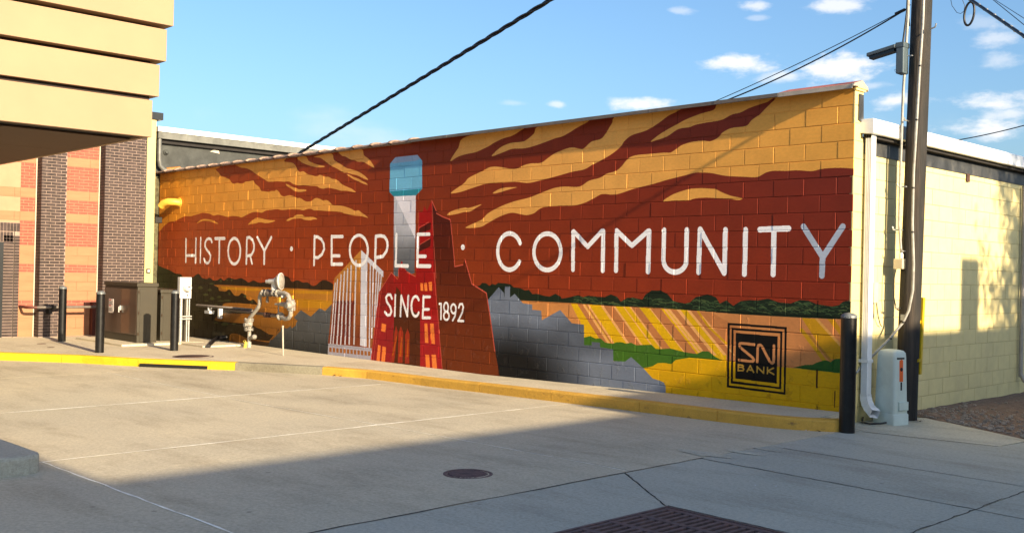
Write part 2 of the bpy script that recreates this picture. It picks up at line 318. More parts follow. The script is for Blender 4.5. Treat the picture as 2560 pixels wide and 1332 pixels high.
# ------------------------------------------------------------------ the mural: flat paint on the block wall, drawn here into an image
TX0, TZ0, RES, TW, TH = -18.3, -.25, .0035, 5286, 1200
IMG = np.zeros((TH, TW, 3), np.float32)
def to_wall(pts):
    out = []
    for (px, py) in pts:
        w = hit(px, py, 1, 0.0); out.append(((w.x - TX0) / RES, (w.z - TZ0) / RES))
    return np.array(out)
def win(w, pts):
    ox, oy, s = w; return [(ox + x / s, oy + y / s) for x, y in pts]
A_ = (360, 640, 4.594); B_ = (360, 280, 4.74); C_ = (800, 360, 3.917); D_ = (780, 600, 3.7); E_ = (1100, 200, 3.33); F_ = (1640, 190, 3.6)
G_ = (1200, 680, 3.918); H_ = (1640, 700, 3.416); I_ = (440, 560, 7.111); J_ = (1200, 540, 5.12); K_ = (1640, 520, 4.923); L_ = (1700, 780, 5.124)
M_ = (380, 380, 6.66); N_ = (680, 360, 6.66); O_ = (380, 660, 5.123); Q_ = (770, 570, 7.757); P0 = (0, 0, 1)
def catmull(P, k=5):
    n = len(P); out = []
    for i in range(n):
        a, b, c, d = P[i - 1], P[i], P[(i + 1) % n], P[(i + 2) % n]
        for t in np.linspace(0, 1, k, endpoint=False):
            out.append(.5 * ((2 * b) + (c - a) * t + (2 * a - 5 * b + 4 * c - d) * t * t + (3 * b - a - 3 * c + d) * t ** 3))
    return np.array(out)
def fill(P, colour):
    x0, z0 = np.floor(P.min(0)).astype(int); x1, z1 = np.ceil(P.max(0)).astype(int)
    x0, x1 = max(x0, 0), min(x1, TW - 1); z0, z1 = max(z0, 0), min(z1, TH - 1)
    if x1 <= x0 or z1 <= z0: return
    xa, za = P[:, 0], P[:, 1]; xb, zb = np.roll(xa, -1), np.roll(za, -1)
    for r in range(z0, z1 + 1):
        zc = r + .5; k = (za <= zc) != (zb <= zc)
        if not k.any(): continue
        xs = np.sort(xa[k] + (zc - za[k]) / (zb[k] - za[k]) * (xb[k] - xa[k]))
        for i in range(0, len(xs) - 1, 2):
            a, b = max(int(round(xs[i])), 0), min(int(round(xs[i + 1])), TW)
            if b > a:
                IMG[r, a:b] = colour(TX0 + (np.arange(a, b) + .5) * RES, TZ0 + zc * RES) if callable(colour) else colour
def rgb(*c): return np.array(c, np.float32) / 255
def poly(w, pts, colour, smooth=False):
    P = to_wall([q for (ww, pp) in w for q in win(ww, pp)] if isinstance(w, list) else win(w, pts))
    if smooth: P = catmull(P)
    fill(P, colour if callable(colour) else rgb(*colour))
def stroke(w, pts, width, colour, over=None):
    P = to_wall(win(w, pts)); hw = width / RES / 2; c = rgb(*colour)
    for i in range(len(P) - 1):
        a, b = P[i], P[i + 1]; x0, z0 = np.floor(np.minimum(a, b) - hw - 1).astype(int); x1, z1 = np.ceil(np.maximum(a, b) + hw + 1).astype(int)
        x0, z0 = max(x0, 0), max(z0, 0); x1, z1 = min(x1, TW), min(z1, TH)
        if x1 <= x0 or z1 <= z0: continue
        X, Z = np.meshgrid(np.arange(x0, x1) + .5, np.arange(z0, z1) + .5); d = b - a; L2 = max(d @ d, 1e-6)
        t = ((X - a[0]) * d[0] + (Z - a[1]) * d[1]) / L2; tc = np.clip(t, 0, 1)
        dist = np.hypot(X - a[0] - tc * d[0], Z - a[1] - tc * d[1]); k = dist < hw
        if over is not None: k &= np.abs(IMG[z0:z1, x0:x1] - rgb(*over)).sum(-1) < .02
        IMG[z0:z1, x0:x1][k] = c
def arc(cx, cy, rx, ry, a0, a1, n=22):
    return [(cx + rx * math.cos(R(a)), cy - ry * math.sin(R(a))) for a in np.linspace(a0, a1, n)]
def lerp3(stops, t):
    t = np.asarray(t); ks = [s[0] for s in stops]
    return np.stack([np.interp(t, ks, [s[1][i] / 255 for s in stops]) for i in range(3)], -1).astype(np.float32)
# sky ground coat: maroon upper right running to orange brown at the left and towards the horizon
def skycol(x, z):
    a = lerp3([(-18, (152, 66, 26)), (-12, (136, 54, 20)), (-7, (118, 44, 18)), (-3, (116, 40, 22)), (0, (110, 38, 26))], x)
    b = lerp3([(-18, (158, 76, 42)), (-12, (154, 62, 22)), (-7, (142, 56, 18)), (-3, (142, 50, 22)), (0, (132, 44, 20))], x)
    t = np.clip((2.9 - z) / 1.9, 0, 1); return a * (1 - t) + b * t
def cloudcol(x, z): return lerp3([(-18, (206, 136, 42)), (-13, (212, 150, 66)), (-9, (206, 146, 74)), (-4, (216, 158, 80)), (0, (214, 154, 68))], x)
X_ = TX0 + (np.arange(TW) + .5) * RES
for r in range(TH): IMG[r] = skycol(X_, TZ0 + r * RES)
# --- clouds
poly([(M_, [(100, 300), (1060, 240), (1060, 295), (1110, 345), (1150, 400), (1220, 425), (1290, 460), (1330, 515), (1370, 530), (1420, 517), (1480, 528), (1530, 515), (1560, 495), (1620, 488), (1680, 475), (1720, 530), (1790, 590), (1815, 645), (1870, 655), (1935, 665), (1990, 650), (2040, 650), (2070, 632), (2110, 660), (2150, 720), (2200, 740), (2280, 722), (2350, 735), (2420, 768), (2470, 768)]),
      (N_, [(560, 955), (640, 955), (700, 915), (745, 900), (800, 915), (850, 940), (915, 935), (970, 975), (1020, 1020), (1150, 1028), (1240, 1050), (1320, 1080), (1380, 1112), (1440, 1105), (1500, 1150), (1560, 1190), (1600, 1230), (1540, 1215), (1480, 1200), (1350, 1190), (1250, 1165), (1200, 1155), (1130, 1130), (900, 1115), (760, 1105), (700, 1105), (650, 1082), (590, 1085), (520, 1105), (450, 1092), (330, 1088), (160, 1098), (90, 1085)]),
      (M_, [(1998, 962), (1900, 975), (1830, 1010), (1760, 1000), (1690, 1000), (1600, 1035), (1560, 1055), (1490, 1088), (1440, 1075), (1340, 1065), (1260, 1080), (1180, 1060), (1090, 1045), (1030, 1060), (960, 1030), (880, 1015), (830, 1015), (770, 1035), (700, 1055), (640, 1070), (550, 1070), (480, 1100), (380, 1150), (290, 1165), (220, 1215), (60, 1280)])], None, cloudcol, True)
poly([(M_, [(1430, 200), (1430, 235), (1480, 262), (1560, 270), (1630, 295), (1720, 360), (1830, 430), (1890, 470), (1940, 495), (2050, 492)]),
      (N_, [(100, 622), (200, 630), (290, 628), (350, 665), (430, 690), (540, 688), (640, 700), (740, 705), (800, 735), (860, 745), (930, 730), (1050, 750), (1150, 778), (1240, 780), (1385, 803), (1340, 755), (1290, 730), (1210, 695), (1150, 660), (1110, 620), (1060, 590), (1000, 580), (940, 550), (880, 545), (800, 515), (770, 530), (730, 538), (660, 522), (590, 500), (540, 465), (510, 455), (460, 465), (420, 425), (390, 360), (340, 315), (280, 305), (200, 290), (170, 240)])], None, cloudcol, True)
for w, pts in ((N_, [(225, 668), (260, 672), (330, 710), (400, 735), (450, 755), (520, 755), (575, 770), (540, 790), (450, 798), (380, 785), (320, 745), (260, 710)]),
               (N_, [(420, 230), (560, 210), (610, 280), (690, 320), (780, 350), (870, 368), (870, 385), (800, 392), (720, 385), (620, 360), (520, 320), (460, 280)]),
               (N_, [(700, 212), (980, 160), (1030, 260), (1080, 300), (1160, 350), (1240, 400), (1330, 425), (1420, 455), (1500, 500), (1560, 545), (1600, 598), (1530, 578), (1420, 525), (1330, 505), (1250, 480), (1190, 475), (1080, 410), (980, 360), (900, 300), (810, 235), (760, 226)]),
               (N_, [(1240, 505), (1290, 515), (1360, 550), (1440, 580), (1510, 620), (1560, 645), (1590, 682), (1500, 655), (1430, 620), (1340, 580)]),
               (N_, [(1120, 110), (1470, 80), (1530, 190), (1610, 250), (1660, 310), (1705, 398), (1600, 345), (1520, 300), (1430, 297), (1370, 270), (1310, 262), (1220, 210), (1160, 195)]),
               (N_, [(240, 1275), (290, 1235), (350, 1220), (400, 1180), (500, 1175), (550, 1210), (690, 1218), (752, 1250), (700, 1255), (630, 1270), (540, 1262), (480, 1240), (370, 1245), (320, 1260), (280, 1280)]),
               (M_, [(745, 1190), (790, 1145), (870, 1115), (1010, 1135), (1060, 1165), (1105, 1192), (1060, 1190), (980, 1160), (870, 1145), (800, 1165)]),
               (M_, [(1600, 1205), (1700, 1115), (1770, 1095), (1880, 1120), (1960, 1135), (2055, 1140), (1990, 1170), (1900, 1185), (1800, 1170), (1720, 1190), (1650, 1200)]),
               (E_, [(85, 675), (150, 570), (225, 470), (665, 405), (665, 425), (600, 465), (520, 490), (440, 530), (400, 555), (300, 600), (210, 620), (150, 640)]),
               (E_, [(430, 635), (500, 565), (590, 525), (700, 510), (780, 450), (840, 380), (1230, 330), (1130, 405), (1030, 465), (950, 490), (800, 545), (700, 570), (600, 575), (520, 605)]),
               (E_, [(90, 940), (200, 860), (240, 815), (350, 760), (420, 725), (500, 725), (620, 742), (700, 710), (760, 695), (840, 690), (900, 650), (960, 610), (1060, 570), (1110, 563), (1190, 573), (1260, 515), (1340, 490), (1390, 430), (1430, 365), (1500, 290), (1985, 225), (1975, 262), (1900, 300), (1820, 360), (1720, 420), (1600, 460), (1540, 505), (1500, 560), (1440, 610), (1360, 660), (1280, 700), (1200, 745), (1100, 765), (960, 805), (860, 830), (740, 857), (640, 850), (540, 855), (400, 862), (330, 880), (240, 910), (160, 935)]),
               (E_, [(440, 940), (490, 910), (540, 897), (640, 893), (600, 905), (500, 935), (460, 945)]),
               (E_, [(60, 1125), (100, 1090), (200, 1063), (240, 1065), (345, 1035), (300, 1065), (250, 1095), (200, 1100), (130, 1118)]),
               (F_, [(62, 1130), (120, 1085), (180, 1055), (300, 1018), (400, 1010), (500, 1015), (540, 1020), (600, 1050), (680, 1080), (775, 1100), (740, 1118), (660, 1105), (560, 1100), (430, 1095), (340, 1105), (290, 1120), (160, 1122)])):
    poly(w, pts, cloudcol, True)
poly([(E_, [(210, 1230), (300, 1185), (350, 1160), (400, 1110), (500, 1055), (620, 1010), (740, 980), (830, 945), (950, 900), (1040, 888), (1160, 888), (1240, 840), (1330, 815), (1390, 780), (1460, 760), (1510, 720), (1560, 660), (1620, 630), (1750, 615), (1870, 606)]),
      (F_, [(130, 690), (180, 660), (230, 625), (320, 595), (420, 583), (490, 588), (560, 555), (600, 510), (680, 470), (810, 450), (860, 400), (930, 350), (990, 290), (1040, 240), (1075, 205), (1090, 160), (1900, 40), (1900, 840), (1778, 835), (1680, 828), (1560, 830), (1480, 840), (1400, 857), (1280, 850), (1180, 855), (1060, 855), (990, 870), (910, 910), (800, 908), (680, 903), (600, 895), (500, 875), (420, 870), (350, 872), (280, 890), (180, 915), (100, 935), (0, 965)]),
      (E_, [(1780, 865), (1620, 905), (1500, 945), (1430, 955), (1350, 950), (1280, 985), (1210, 1020), (1120, 1045), (1000, 1048), (870, 1058), (820, 1080), (780, 1110), (720, 1125), (660, 1115), (600, 1105), (540, 1120), (480, 1145), (400, 1190), (330, 1225)])], None, cloudcol, True)
poly([(E_, [(1755, 512), (1850, 440)]), (F_, [(200, 430), (300, 380), (420, 335), (520, 305), (600, 230), (1060, 160), (1020, 225), (940, 255), (840, 290), (760, 330), (680, 350), (580, 400), (460, 420), (360, 440), (300, 462), (200, 480), (100, 545), (0, 580)])], None, cloudcol, True)
# --- fields left
def fieldL(x, z):
    t = lerp3([(-18, (120, 84, 36)), (-14, (168, 108, 38)), (-12, (176, 116, 40)), (-8, (176, 122, 44))], x)
    return t * np.clip(.62 + .38 * (z - .2) / .6, .6, 1)
poly(O_, [(-90, 262), (830, 262), (2500, 345), (2500, 1400), (-90, 1400)], fieldL)
for q in [[(1850, 440), (2340, 470), (2240, 560), (1900, 560), (1840, 520)], [(1620, 330), (2300, 350), (2300, 385), (1700, 370)], [(880, 290), (1500, 320), (1300, 345), (900, 320)]]:
    poly(O_, q, (188, 132, 26))
DK = (34, 30, 16)
def darkL(x, z): return lerp3([(-18, (52, 52, 28)), (-16, (34, 30, 16)), (-12, (46, 30, 12))], x)
poly(O_, [(-60, 0), (60, 10), (150, 50), (220, 75), (300, 120), (370, 130), (400, 165), (520, 165), (560, 140), (600, 125), (640, 175), (700, 190), (740, 175), (790, 210), (840, 205), (880, 180), (920, 210), (980, 175), (1060, 195), (1140, 180), (1200, 210), (1240, 235), (1300, 210), (1380, 240), (1490, 220), (1600, 200), (1680, 150), (1750, 170), (1790, 225), (1860, 205), (1930, 235), (1990, 235), (2050, 275), (2100, 270), (2180, 208), (2260, 220), (2340, 275), (2340, 332), (1850, 312), (1500, 298), (830, 262), (850, 300), (860, 340), (900, 345), (940, 350), (990, 325), (1030, 370), (1060, 405), (1110, 405), (1150, 370), (1190, 400), (1220, 450), (1260, 465), (1300, 455), (1350, 515), (1300, 515), (1100, 500), (940, 500), (905, 525), (890, 560), (910, 590), (1340, 612), (1680, 640), (1680, 655), (1250, 640), (960, 628), (870, 640), (810, 690), (820, 722), (1000, 745), (1250, 770), (1400, 835), (1620, 830), (1560, 900), (1500, 990), (1250, 960), (1000, 900), (900, 1300), (-60, 1300)], darkL, True)
for (cx, cy, rx, ry) in ((620, 300, 30, 20), (690, 390, 34, 16), (770, 440, 30, 20), (860, 420, 26, 14), (740, 330, 26, 16), (880, 470, 40, 10), (960, 465, 50, 12), (820, 520, 26, 9), (870, 560, 22, 9), (930, 765, 46, 22), (820, 750, 28, 10), (1190, 410, 16, 22), (990, 380, 14, 22), (880, 215, 14, 16), (960, 205, 14, 10), (1020, 205, 14, 10), (1050, 765, 18, 8), (760, 250, 26, 12), (700, 470, 26, 8), (1280, 480, 12, 16)):
    poly(O_, [(cx + rx * math.cos(a) * (1 + .2 * math.sin(3 * a)), cy + ry * math.sin(a)) for a in np.linspace(0, 6.28, 14)], (66, 68, 34))
poly(O_, [(775, 868), (928, 880), (928, 918), (775, 905)], (62, 58, 44))
def lowbrown(x, z): return lerp3([(0, (40, 26, 12)), (.35, (92, 54, 18)), (.6, (120, 72, 22))], z)
poly(O_, [(1250, 960), (1500, 1010), (1620, 830), (1480, 820), (1400, 838), (1500, 900), (1560, 905), (1500, 985)], (128, 82, 28))
poly(O_, [(1250, 965), (1520, 1005), (1440, 1200), (1240, 1180)], lowbrown)
def cityL(x, z): return lerp3([(0, (40, 42, 44)), (.35, (74, 76, 78)), (.9, (88, 92, 98)), (1.4, (96, 98, 104))], z)
poly(A_, [(1380, 1180), (1400, 1110), (1450, 960), (1480, 960), (1500, 930), (1570, 860), (1570, 820), (1640, 830), (1690, 800), (1690, 830), (1740, 800), (1760, 740), (1720, 705), (1800, 618), (1915, 695), (2015, 598), (2080, 630), (2165, 545), (2300, 560), (2300, 1300)], cityL)
# --- horizon right
def fieldR(x, z): return lerp3([(-8, (198, 130, 66)), (-3, (206, 138, 78)), (0, (190, 124, 72))], x)
poly([(G_, [(0, 250), (415, 275), (900, 300), (1300, 330)]), (H_, [(0, 232), (730, 290), (1240, 318), (1800, 340), (1800, 1500)]), (G_, [(-400, 1500), (-400, 240)])], None, fieldR)
YEL = (222, 174, 12)
poly([(G_, [(888, 304), (1300, 330)]), (H_, [(0, 240), (290, 252), (350, 262), (600, 560), (600, 720), (0, 760)]), (G_, [(1018, 740), (1018, 560)])], None, YEL)
def rays(w, yt, yb, slope, bands):
    for (a, b, c) in bands:
        da, db = slope(a), slope(b)
        poly(w, [(a, yt(a)), (b, yt(b)), (b + db * (yb - yt(b)), yb), (a + da * (yb - yt(a)), yb)], c)
BR, LT = (188, 120, 68), (236, 174, 102)
sG = lambda x: .62 + (x - 900) * .00022
yG = lambda x: 302 + (x - 890) * .066
rays(G_, yG, 800, sG, [(950, 1012, BR), (1000, 1024, LT), (1046, 1066, LT), (1030, 1046, BR), (1190, 1300, BR), (1178, 1206, LT), (1300, 1322, LT), (1398, 1412, LT), (1462, 1486, LT), (1480, 1560, BR), (1655, 1672, LT), (1668, 1745, BR), (1738, 1762, LT), (1850, 1868, LT), (1868, 1930, BR)])
sH = lambda x: .80 + (x - 100) * .0001
yH = lambda x: 238 + (x - 0) * .062
rays(H_, yH, 640, sH, [(-30, 40, BR), (60, 84, LT), (92, 126, LT), (118, 150, BR), (172, 204, LT), (262, 292, LT), (290, 356, BR), (346, 362, LT)])
poly(H_, [(372, 270), (480, 280), (700, 400), (700, 560), (600, 540), (590, 520), (520, 430)], BR)
stroke(H_, [(360, 268), (450, 400), (600, 540)], .03, (200, 150, 20))
poly(L_, [(1560, 75), (1740, 85), (2060, 440), (2060, 600), (1900, 600)], (188, 138, 20))
stroke(L_, [(1750, 85), (2050, 420)], .03, (205, 150, 76)); stroke(L_, [(1560, 230), (1850, 620)], .05, (186, 140, 20)); stroke(L_, [(1660, 300), (1950, 640)], .03, (160, 112, 40))
poly(L_, [(1890, 90), (1975, 95), (2050, 200), (2050, 290)], (182, 132, 22))
def ylow(x, z): return lerp3([(-5, (214, 160, 10)), (-2, (218, 166, 8)), (0, (196, 150, 6))], x)
poly([(L_, [(-700, 560), (0, 590), (530, 612), (600, 625), (1360, 708), (1730, 742), (2300, 800), (2300, 1500), (-900, 1500)])], None, ylow)
# green trees
TG = (22, 36, 22)
poly([(G_, [(-60, 150), (0, 130), (20, 105), (60, 110), (90, 135), (120, 115), (150, 125), (180, 105), (240, 110), (300, 120), (330, 150), (400, 160), (440, 180), (480, 175), (515, 215), (560, 212), (620, 230), (680, 240), (740, 212), (790, 240), (800, 260), (860, 250), (900, 240), (960, 225), (1010, 245), (1060, 230), (1140, 240), (1220, 245), (1280, 218), (1340, 240), (1380, 290), (1440, 250), (1500, 250), (1590, 270), (1620, 220), (1680, 180)]),
      (H_, [(0, 90), (40, 88), (100, 120), (150, 180), (250, 200), (290, 190), (340, 145), (440, 122), (510, 145), (545, 200), (600, 172), (660, 220), (720, 180), (800, 170), (860, 175), (960, 158), (1050, 190), (1150, 200), (1230, 168), (1300, 175), (1370, 205), (1500, 225), (1560, 215), (1600, 182), (1700, 175), (1800, 190), (1800, 343), (1240, 320), (730, 292), (0, 235)]),
      (G_, [(1300, 332), (900, 302), (415, 277), (-60, 262)])], None, TG)
rg = random.Random(7)
LAST = None
for i in range(260):
    px = rg.uniform(1420, 2125); cy = 752 + (px - 1420) * .028 + rg.uniform(-12, 16)
    stroke(P0, [(px, cy), (px + rg.uniform(4, 13), cy + rg.uniform(-4, 1)), (px + rg.uniform(14, 20), cy + rg.uniform(-1, 5))], .010, rg.choice([(48, 66, 40), (38, 58, 36), (78, 92, 54), (60, 82, 50)]), over=TG)
GB = (64, 106, 30)
poly([(G_, [(1010, 660), (1020, 640), (1080, 625), (1130, 650), (1180, 648), (1230, 690), (1300, 700), (1340, 685), (1390, 685), (1430, 700), (1480, 690), (1530, 715), (1600, 712), (1680, 710), (1720, 750)]),
      (H_, [(40, 588), (120, 582), (250, 615), (350, 630), (400, 605), (450, 608), (500, 650), (565, 685), (370, 668), (280, 662), (170, 680), (130, 715), (60, 705)]),
      (G_, [(1880, 897), (1800, 887), (1740, 890), (1690, 920), (1640, 932), (1580, 940), (1400, 900), (1000, 760)])], None, GB)
poly(L_, [(1450, 710), (1540, 690), (1600, 675), (1700, 672), (1740, 650), (1780, 635), (1850, 615), (1900, 622), (1930, 640), (1980, 600), (2120, 590), (2260, 640), (2260, 800), (2080, 785), (1900, 762), (1700, 742)], (36, 84, 30))
def cityR(x, z):
    c = np.broadcast_to(np.array([112, 122, 138], np.float32) / 255, x.shape + (3,)).copy()
    d = np.clip(1.5 - np.hypot((x + 5.6) / 1.15, (z - .05) / .62), 0, 1) + np.clip(1.0 - np.hypot((x + 4.1) / 1.0, (z - .75) / .35), 0, .5) * .5
    return c * (1 - .86 * np.clip(d, 0, 1))[:, None]
poly(G_, [(70, 262), (85, 262), (183, 148), (232, 200), (240, 250), (245, 140), (295, 140), (295, 248), (340, 212), (420, 305), (510, 318), (512, 368), (600, 378), (605, 470), (785, 370), (900, 500), (1018, 515), (1020, 715), (1095, 715), (1095, 682), (1175, 690), (1178, 735), (1303, 755), (1305, 870), (1420, 875), (1480, 830), (1600, 940), (1690, 1040), (1760, 1062), (1800, 1080), (1818, 1120), (1818, 1260), (0, 1100)], cityR)
# --- water tower
def shaft(x, z):
    t = lerp3([(1.2, (108, 112, 122)), (1.55, (84, 88, 94)), (1.95, (104, 108, 114)), (2.35, (172, 176, 186)), (2.9, (188, 192, 202))], z); return np.broadcast_to(t, x.shape + (3,))
poly(C_, [(738, 130), (955, 108), (1000, 165), (1000, 440), (940, 505), (722, 515), (680, 470), (685, 195)], (104, 172, 206))
poly(C_, [(738, 130), (955, 108), (985, 145), (930, 168), (800, 180), (710, 192), (700, 175)], (136, 160, 188))
poly(C_, [(681, 465), (998, 438), (940, 505), (722, 515)], (38, 130, 150))
poly(C_, [(725, 513), (938, 503), (934, 900), (925, 1262), (820, 1300), (720, 1290), (722, 900)], shaft)
poly(C_, [(736, 514), (938, 504), (932, 930)], (214, 214, 224))
# --- elevator with white ribs
def lface(x, z): return np.broadcast_to(lerp3([(.4, (122, 58, 30)), (1.0, (150, 88, 40)), (1.7, (184, 126, 54))], z), x.shape + (3,))
poly(D_, [(455, 92), (205, 355), (150, 955), (480, 990), (480, 300)], lface)
poly(D_, [(212, 560), (395, 560), (345, 958), (158, 955)], (104, 38, 24))
poly(D_, [(455, 92), (660, 290), (655, 420), (550, 990), (470, 985)], (152, 92, 48))
poly(D_, [(455, 92), (660, 290), (660, 345), (512, 200), (505, 986), (445, 975), (452, 300)], (206, 208, 220))
for (xt, yt, xb) in ((214, 400, 172), (236, 366, 196), (268, 326, 232), (300, 296, 266), (330, 270, 306), (362, 240, 344), (408, 194, 388)):
    stroke(D_, [(xt, yt), (xb, 958)], .042 if xt > 260 else .034, (206, 202, 208))
for (xt, yt, xb, yb) in ((540, 215, 530, 988), (567, 242, 552, 900), (597, 272, 575, 800), (620, 295, 592, 720), (642, 316, 608, 640)):
    stroke(D_, [(xt, yt), (xb, yb)], .036, (206, 206, 216))
poly(D_, [(150, 955), (552, 998), (548, 1145), (143, 1105)], (168, 164, 176))
for i in range(12):
    x = 160 + i * 32.5; y = 1000 + i * 3.2; poly(D_, [(x, y - 8), (x + 22, y - 6), (x + 22, y + 34), (x, y + 32)], (150, 92, 42))
# --- church
def chside(x, z): return np.broadcast_to(lerp3([(.1, (108, 46, 14)), (1.2, (100, 38, 12)), (1.9, (84, 26, 8)), (2.8, (70, 20, 14))], z), x.shape + (3,))
poly([(C_, [(1095, 552), (1140, 660), (1200, 710), (1285, 740), (1300, 950), (1320, 1195), (1400, 1180), (1418, 1125), (1470, 1310)]), (D_, [(1480, 405), (1615, 490), (1690, 1010), (1738, 1270), (1200, 1215), (1130, 300)])], None, chside)
def chfront(x, z): return lerp3([(-9.0, (132, 28, 22)), (-8.2, (148, 16, 16)), (-7.2, (152, 18, 18))], x)
poly([(C_, [(968, 655), (988, 668), (1010, 655), (1018, 605), (1048, 655), (1095, 552), (1105, 800)]), (D_, [(1125, 150), (1150, 450), (1205, 1210), (538, 1145), (620, 480), (735, 295), (790, 365), (805, 345), (800, 270), (830, 190), (860, 270), (880, 290), (960, 340)])], None, chfront)
poly(D_, [(780, 430), (820, 480), (812, 590), (1000, 690), (1000, 1180), (690, 1150), (760, 720), (775, 500)], (80, 34, 10))
poly(D_, [(1000, 690), (1160, 700), (1205, 1205), (1000, 1190)], (160, 26, 30))
poly(D_, [(600, 620), (760, 700), (740, 1150), (540, 1140)], (146, 26, 30))
for (x, yt, yb, w, xb) in ((778, 790, 1130, 14, 745), (822, 795, 1135, 22, 815), (882, 815, 1140, 20, 880)):
    poly(D_, [(x, yt), (x + w, yt + 60), (xb + w, yb), (xb - w, yb), (x - w, yt + 60)], (150, 44, 22)); poly(D_, [(x + 2, yt + 90), (x + w * .6, yt + 110), (xb + w * .5, yb - 60), (xb - w * .4, yb - 60)], (176, 78, 12))
for q in ([(1000, 398), (1025, 398), (1030, 470), (1005, 468)], [(1035, 395), (1062, 395), (1068, 470), (1042, 470)], [(1077, 390), (1108, 385), (1112, 468), (1085, 468)], [(645, 768), (686, 780), (678, 850), (640, 840)],
          [(1040, 770), (1067, 770), (1078, 952), (1045, 948)], [(1092, 770), (1125, 772), (1138, 962), (1102, 955)], [(610, 968), (635, 975), (625, 1128), (595, 1120)], [(652, 980), (684, 990), (675, 1128), (640, 1125)],
          [(1047, 1058), (1083, 1060), (1092, 1190), (1055, 1188)], [(1105, 1058), (1145, 1058), (1158, 1198), (1115, 1195)]):
    poly(D_, q, (240, 128, 56))
poly(C_, [(975, 825), (1085, 765), (1085, 838), (965, 875)], (72, 20, 12)); poly(C_, [(975, 985), (1085, 925), (1080, 1002), (968, 1055)], (72, 20, 12))
LR = (196, 84, 66)
for w, p, t in ((C_, [(1095, 552), (1105, 800), (1135, 1310)], .012), (D_, [(1128, 300), (1155, 600), (1205, 1200)], .014), (C_, [(968, 820), (1065, 765)], .012), (C_, [(975, 985), (1075, 925)], .012),
                (C_, [(1140, 678), (1200, 712), (1278, 742), (1298, 950), (1320, 1200), (1400, 1182)], .018), (C_, [(1418, 1130), (1470, 1310)], .018), (D_, [(1415, 180), (1480, 405), (1612, 490), (1645, 700), (1692, 1030)], .02),
                (D_, [(545, 1130), (622, 480), (735, 300), (790, 362)], .014), (D_, [(565, 1130), (640, 470)], .012), (D_, [(800, 345), (800, 275), (825, 262), (868, 275)], .016), (D_, [(878, 296), (955, 336)], .018),
                (C_, [(968, 655), (965, 870)], .012), (C_, [(1095, 556), (1138, 655)], .018)):
    stroke(w, p, t, LR)
poly(D_, [(800, 275), (830, 190), (862, 275)], (150, 34, 34))
# --- lettering
WH = (246, 243, 246)
def S(w, pts, t, c=WH): stroke(w, pts, t, c)
T = .062
S(I_, [(178, 270), (174, 672)], T); S(I_, [(355, 258), (344, 685)], T); S(I_, [(178, 560), (350, 560)], T * 1.05)
S(I_, [(440, 250), (430, 682)], T * .9)
S(I_, [(638, 320), (620, 270), (580, 258), (545, 275), (520, 330), (518, 400), (545, 455), (590, 510), (614, 560), (605, 640), (575, 690), (545, 695), (512, 665), (496, 618)], T)
S(I_, [(695, 258), (865, 256)], T * 1.1); S(I_, [(772, 270), (764, 682)], T * 1.1)
S(I_, arc(1036, 482, 108, 228, 0, 360, 40), T * 1.1)
S(I_, [(1262, 250), (1250, 702)], T * 1.05); S(I_, [(1262, 245), (1310, 238), (1360, 280), (1388, 370), (1382, 470), (1340, 550), (1262, 570)], T * 1.05); S(I_, [(1320, 580), (1352, 700)], T)
S(I_, [(1448, 240), (1570, 475)], T * 1.05); S(I_, [(1695, 238), (1570, 475), (1566, 702)], T * 1.1)
poly(I_, arc(2052, 440, 26, 44, 0, 360, 20), WH)
S(Q_, [(128, 160), (116, 712)], T); S(Q_, [(128, 172), (190, 172), (260, 220), (308, 310), (312, 410), (270, 510), (190, 575), (125, 570)], T)
S(Q_, [(460, 160), (458, 705)], T); S(Q_, [(460, 168), (670, 164)], T * 1.05); S(Q_, [(460, 538), (610, 540)], T); S(Q_, [(460, 700), (662, 700)], T * 1.05)
S(Q_, arc(985, 432, 175, 290, 0, 360, 44), T)
S(Q_, [(1315, 160), (1300, 745)], T); S(Q_, [(1315, 162), (1400, 150), (1480, 165), (1530, 240), (1545, 340), (1520, 450), (1450, 550), (1320, 572)], T)
S(Q_, [(1715, 125), (1700, 735)], T); S(Q_, [(1700, 728), (1935, 735)], T * 1.05)
S(Q_, [(2130, 125), (2122, 735)], T); S(Q_, [(2130, 125), (2350, 122)], T * 1.05); S(Q_, [(2126, 548), (2280, 548)], T); S(Q_, [(2122, 735), (2365, 738)], T * 1.05)
poly(C_, arc(1398, 1010, 19, 28, 0, 360, 20), WH)
T = .072
S(J_, arc(378, 455, 152, 232, 28, 326, 36), T); S(J_, arc(862, 458, 172, 232, 0, 360, 46), T)
S(J_, [(1192, 205), (1190, 685)], T); S(J_, [(1200, 200), (1378, 392), (1560, 195)], T); S(J_, [(1578, 195), (1570, 695)], T * 1.05)
S(J_, [(1748, 190), (1740, 695)], T * 1.05); S(J_, [(1752, 190), (1944, 378), (2150, 195)], T); S(J_, [(2165, 195), (2150, 708)], T * 1.1)
S(K_, [(100, 270), (92, 640)], T * .98); S(K_, [(378, 270), (372, 640)], T); S(K_, arc(232, 640, 140, 148, 180, 360, 24), T)
S(K_, [(542, 262), (522, 790)], T * 1.02); S(K_, [(545, 262), (838, 800)], T); S(K_, [(855, 268), (840, 795)], T)
S(K_, [(1102, 268), (1088, 812)], T); S(K_, [(1278, 265), (1632, 252)], T); S(K_, [(1452, 280), (1442, 815)], T)
YG = (172, 182, 196)
S(K_, [(1815, 228), (2050, 600)], T, YG); S(K_, [(2298, 228), (2050, 610), (2040, 832)], T * 1.02, YG)
T = .05
S(D_, [(740, 540), (725, 505), (700, 505), (685, 530), (692, 570), (725, 620), (735, 660), (722, 690), (698, 695), (675, 665)], T)
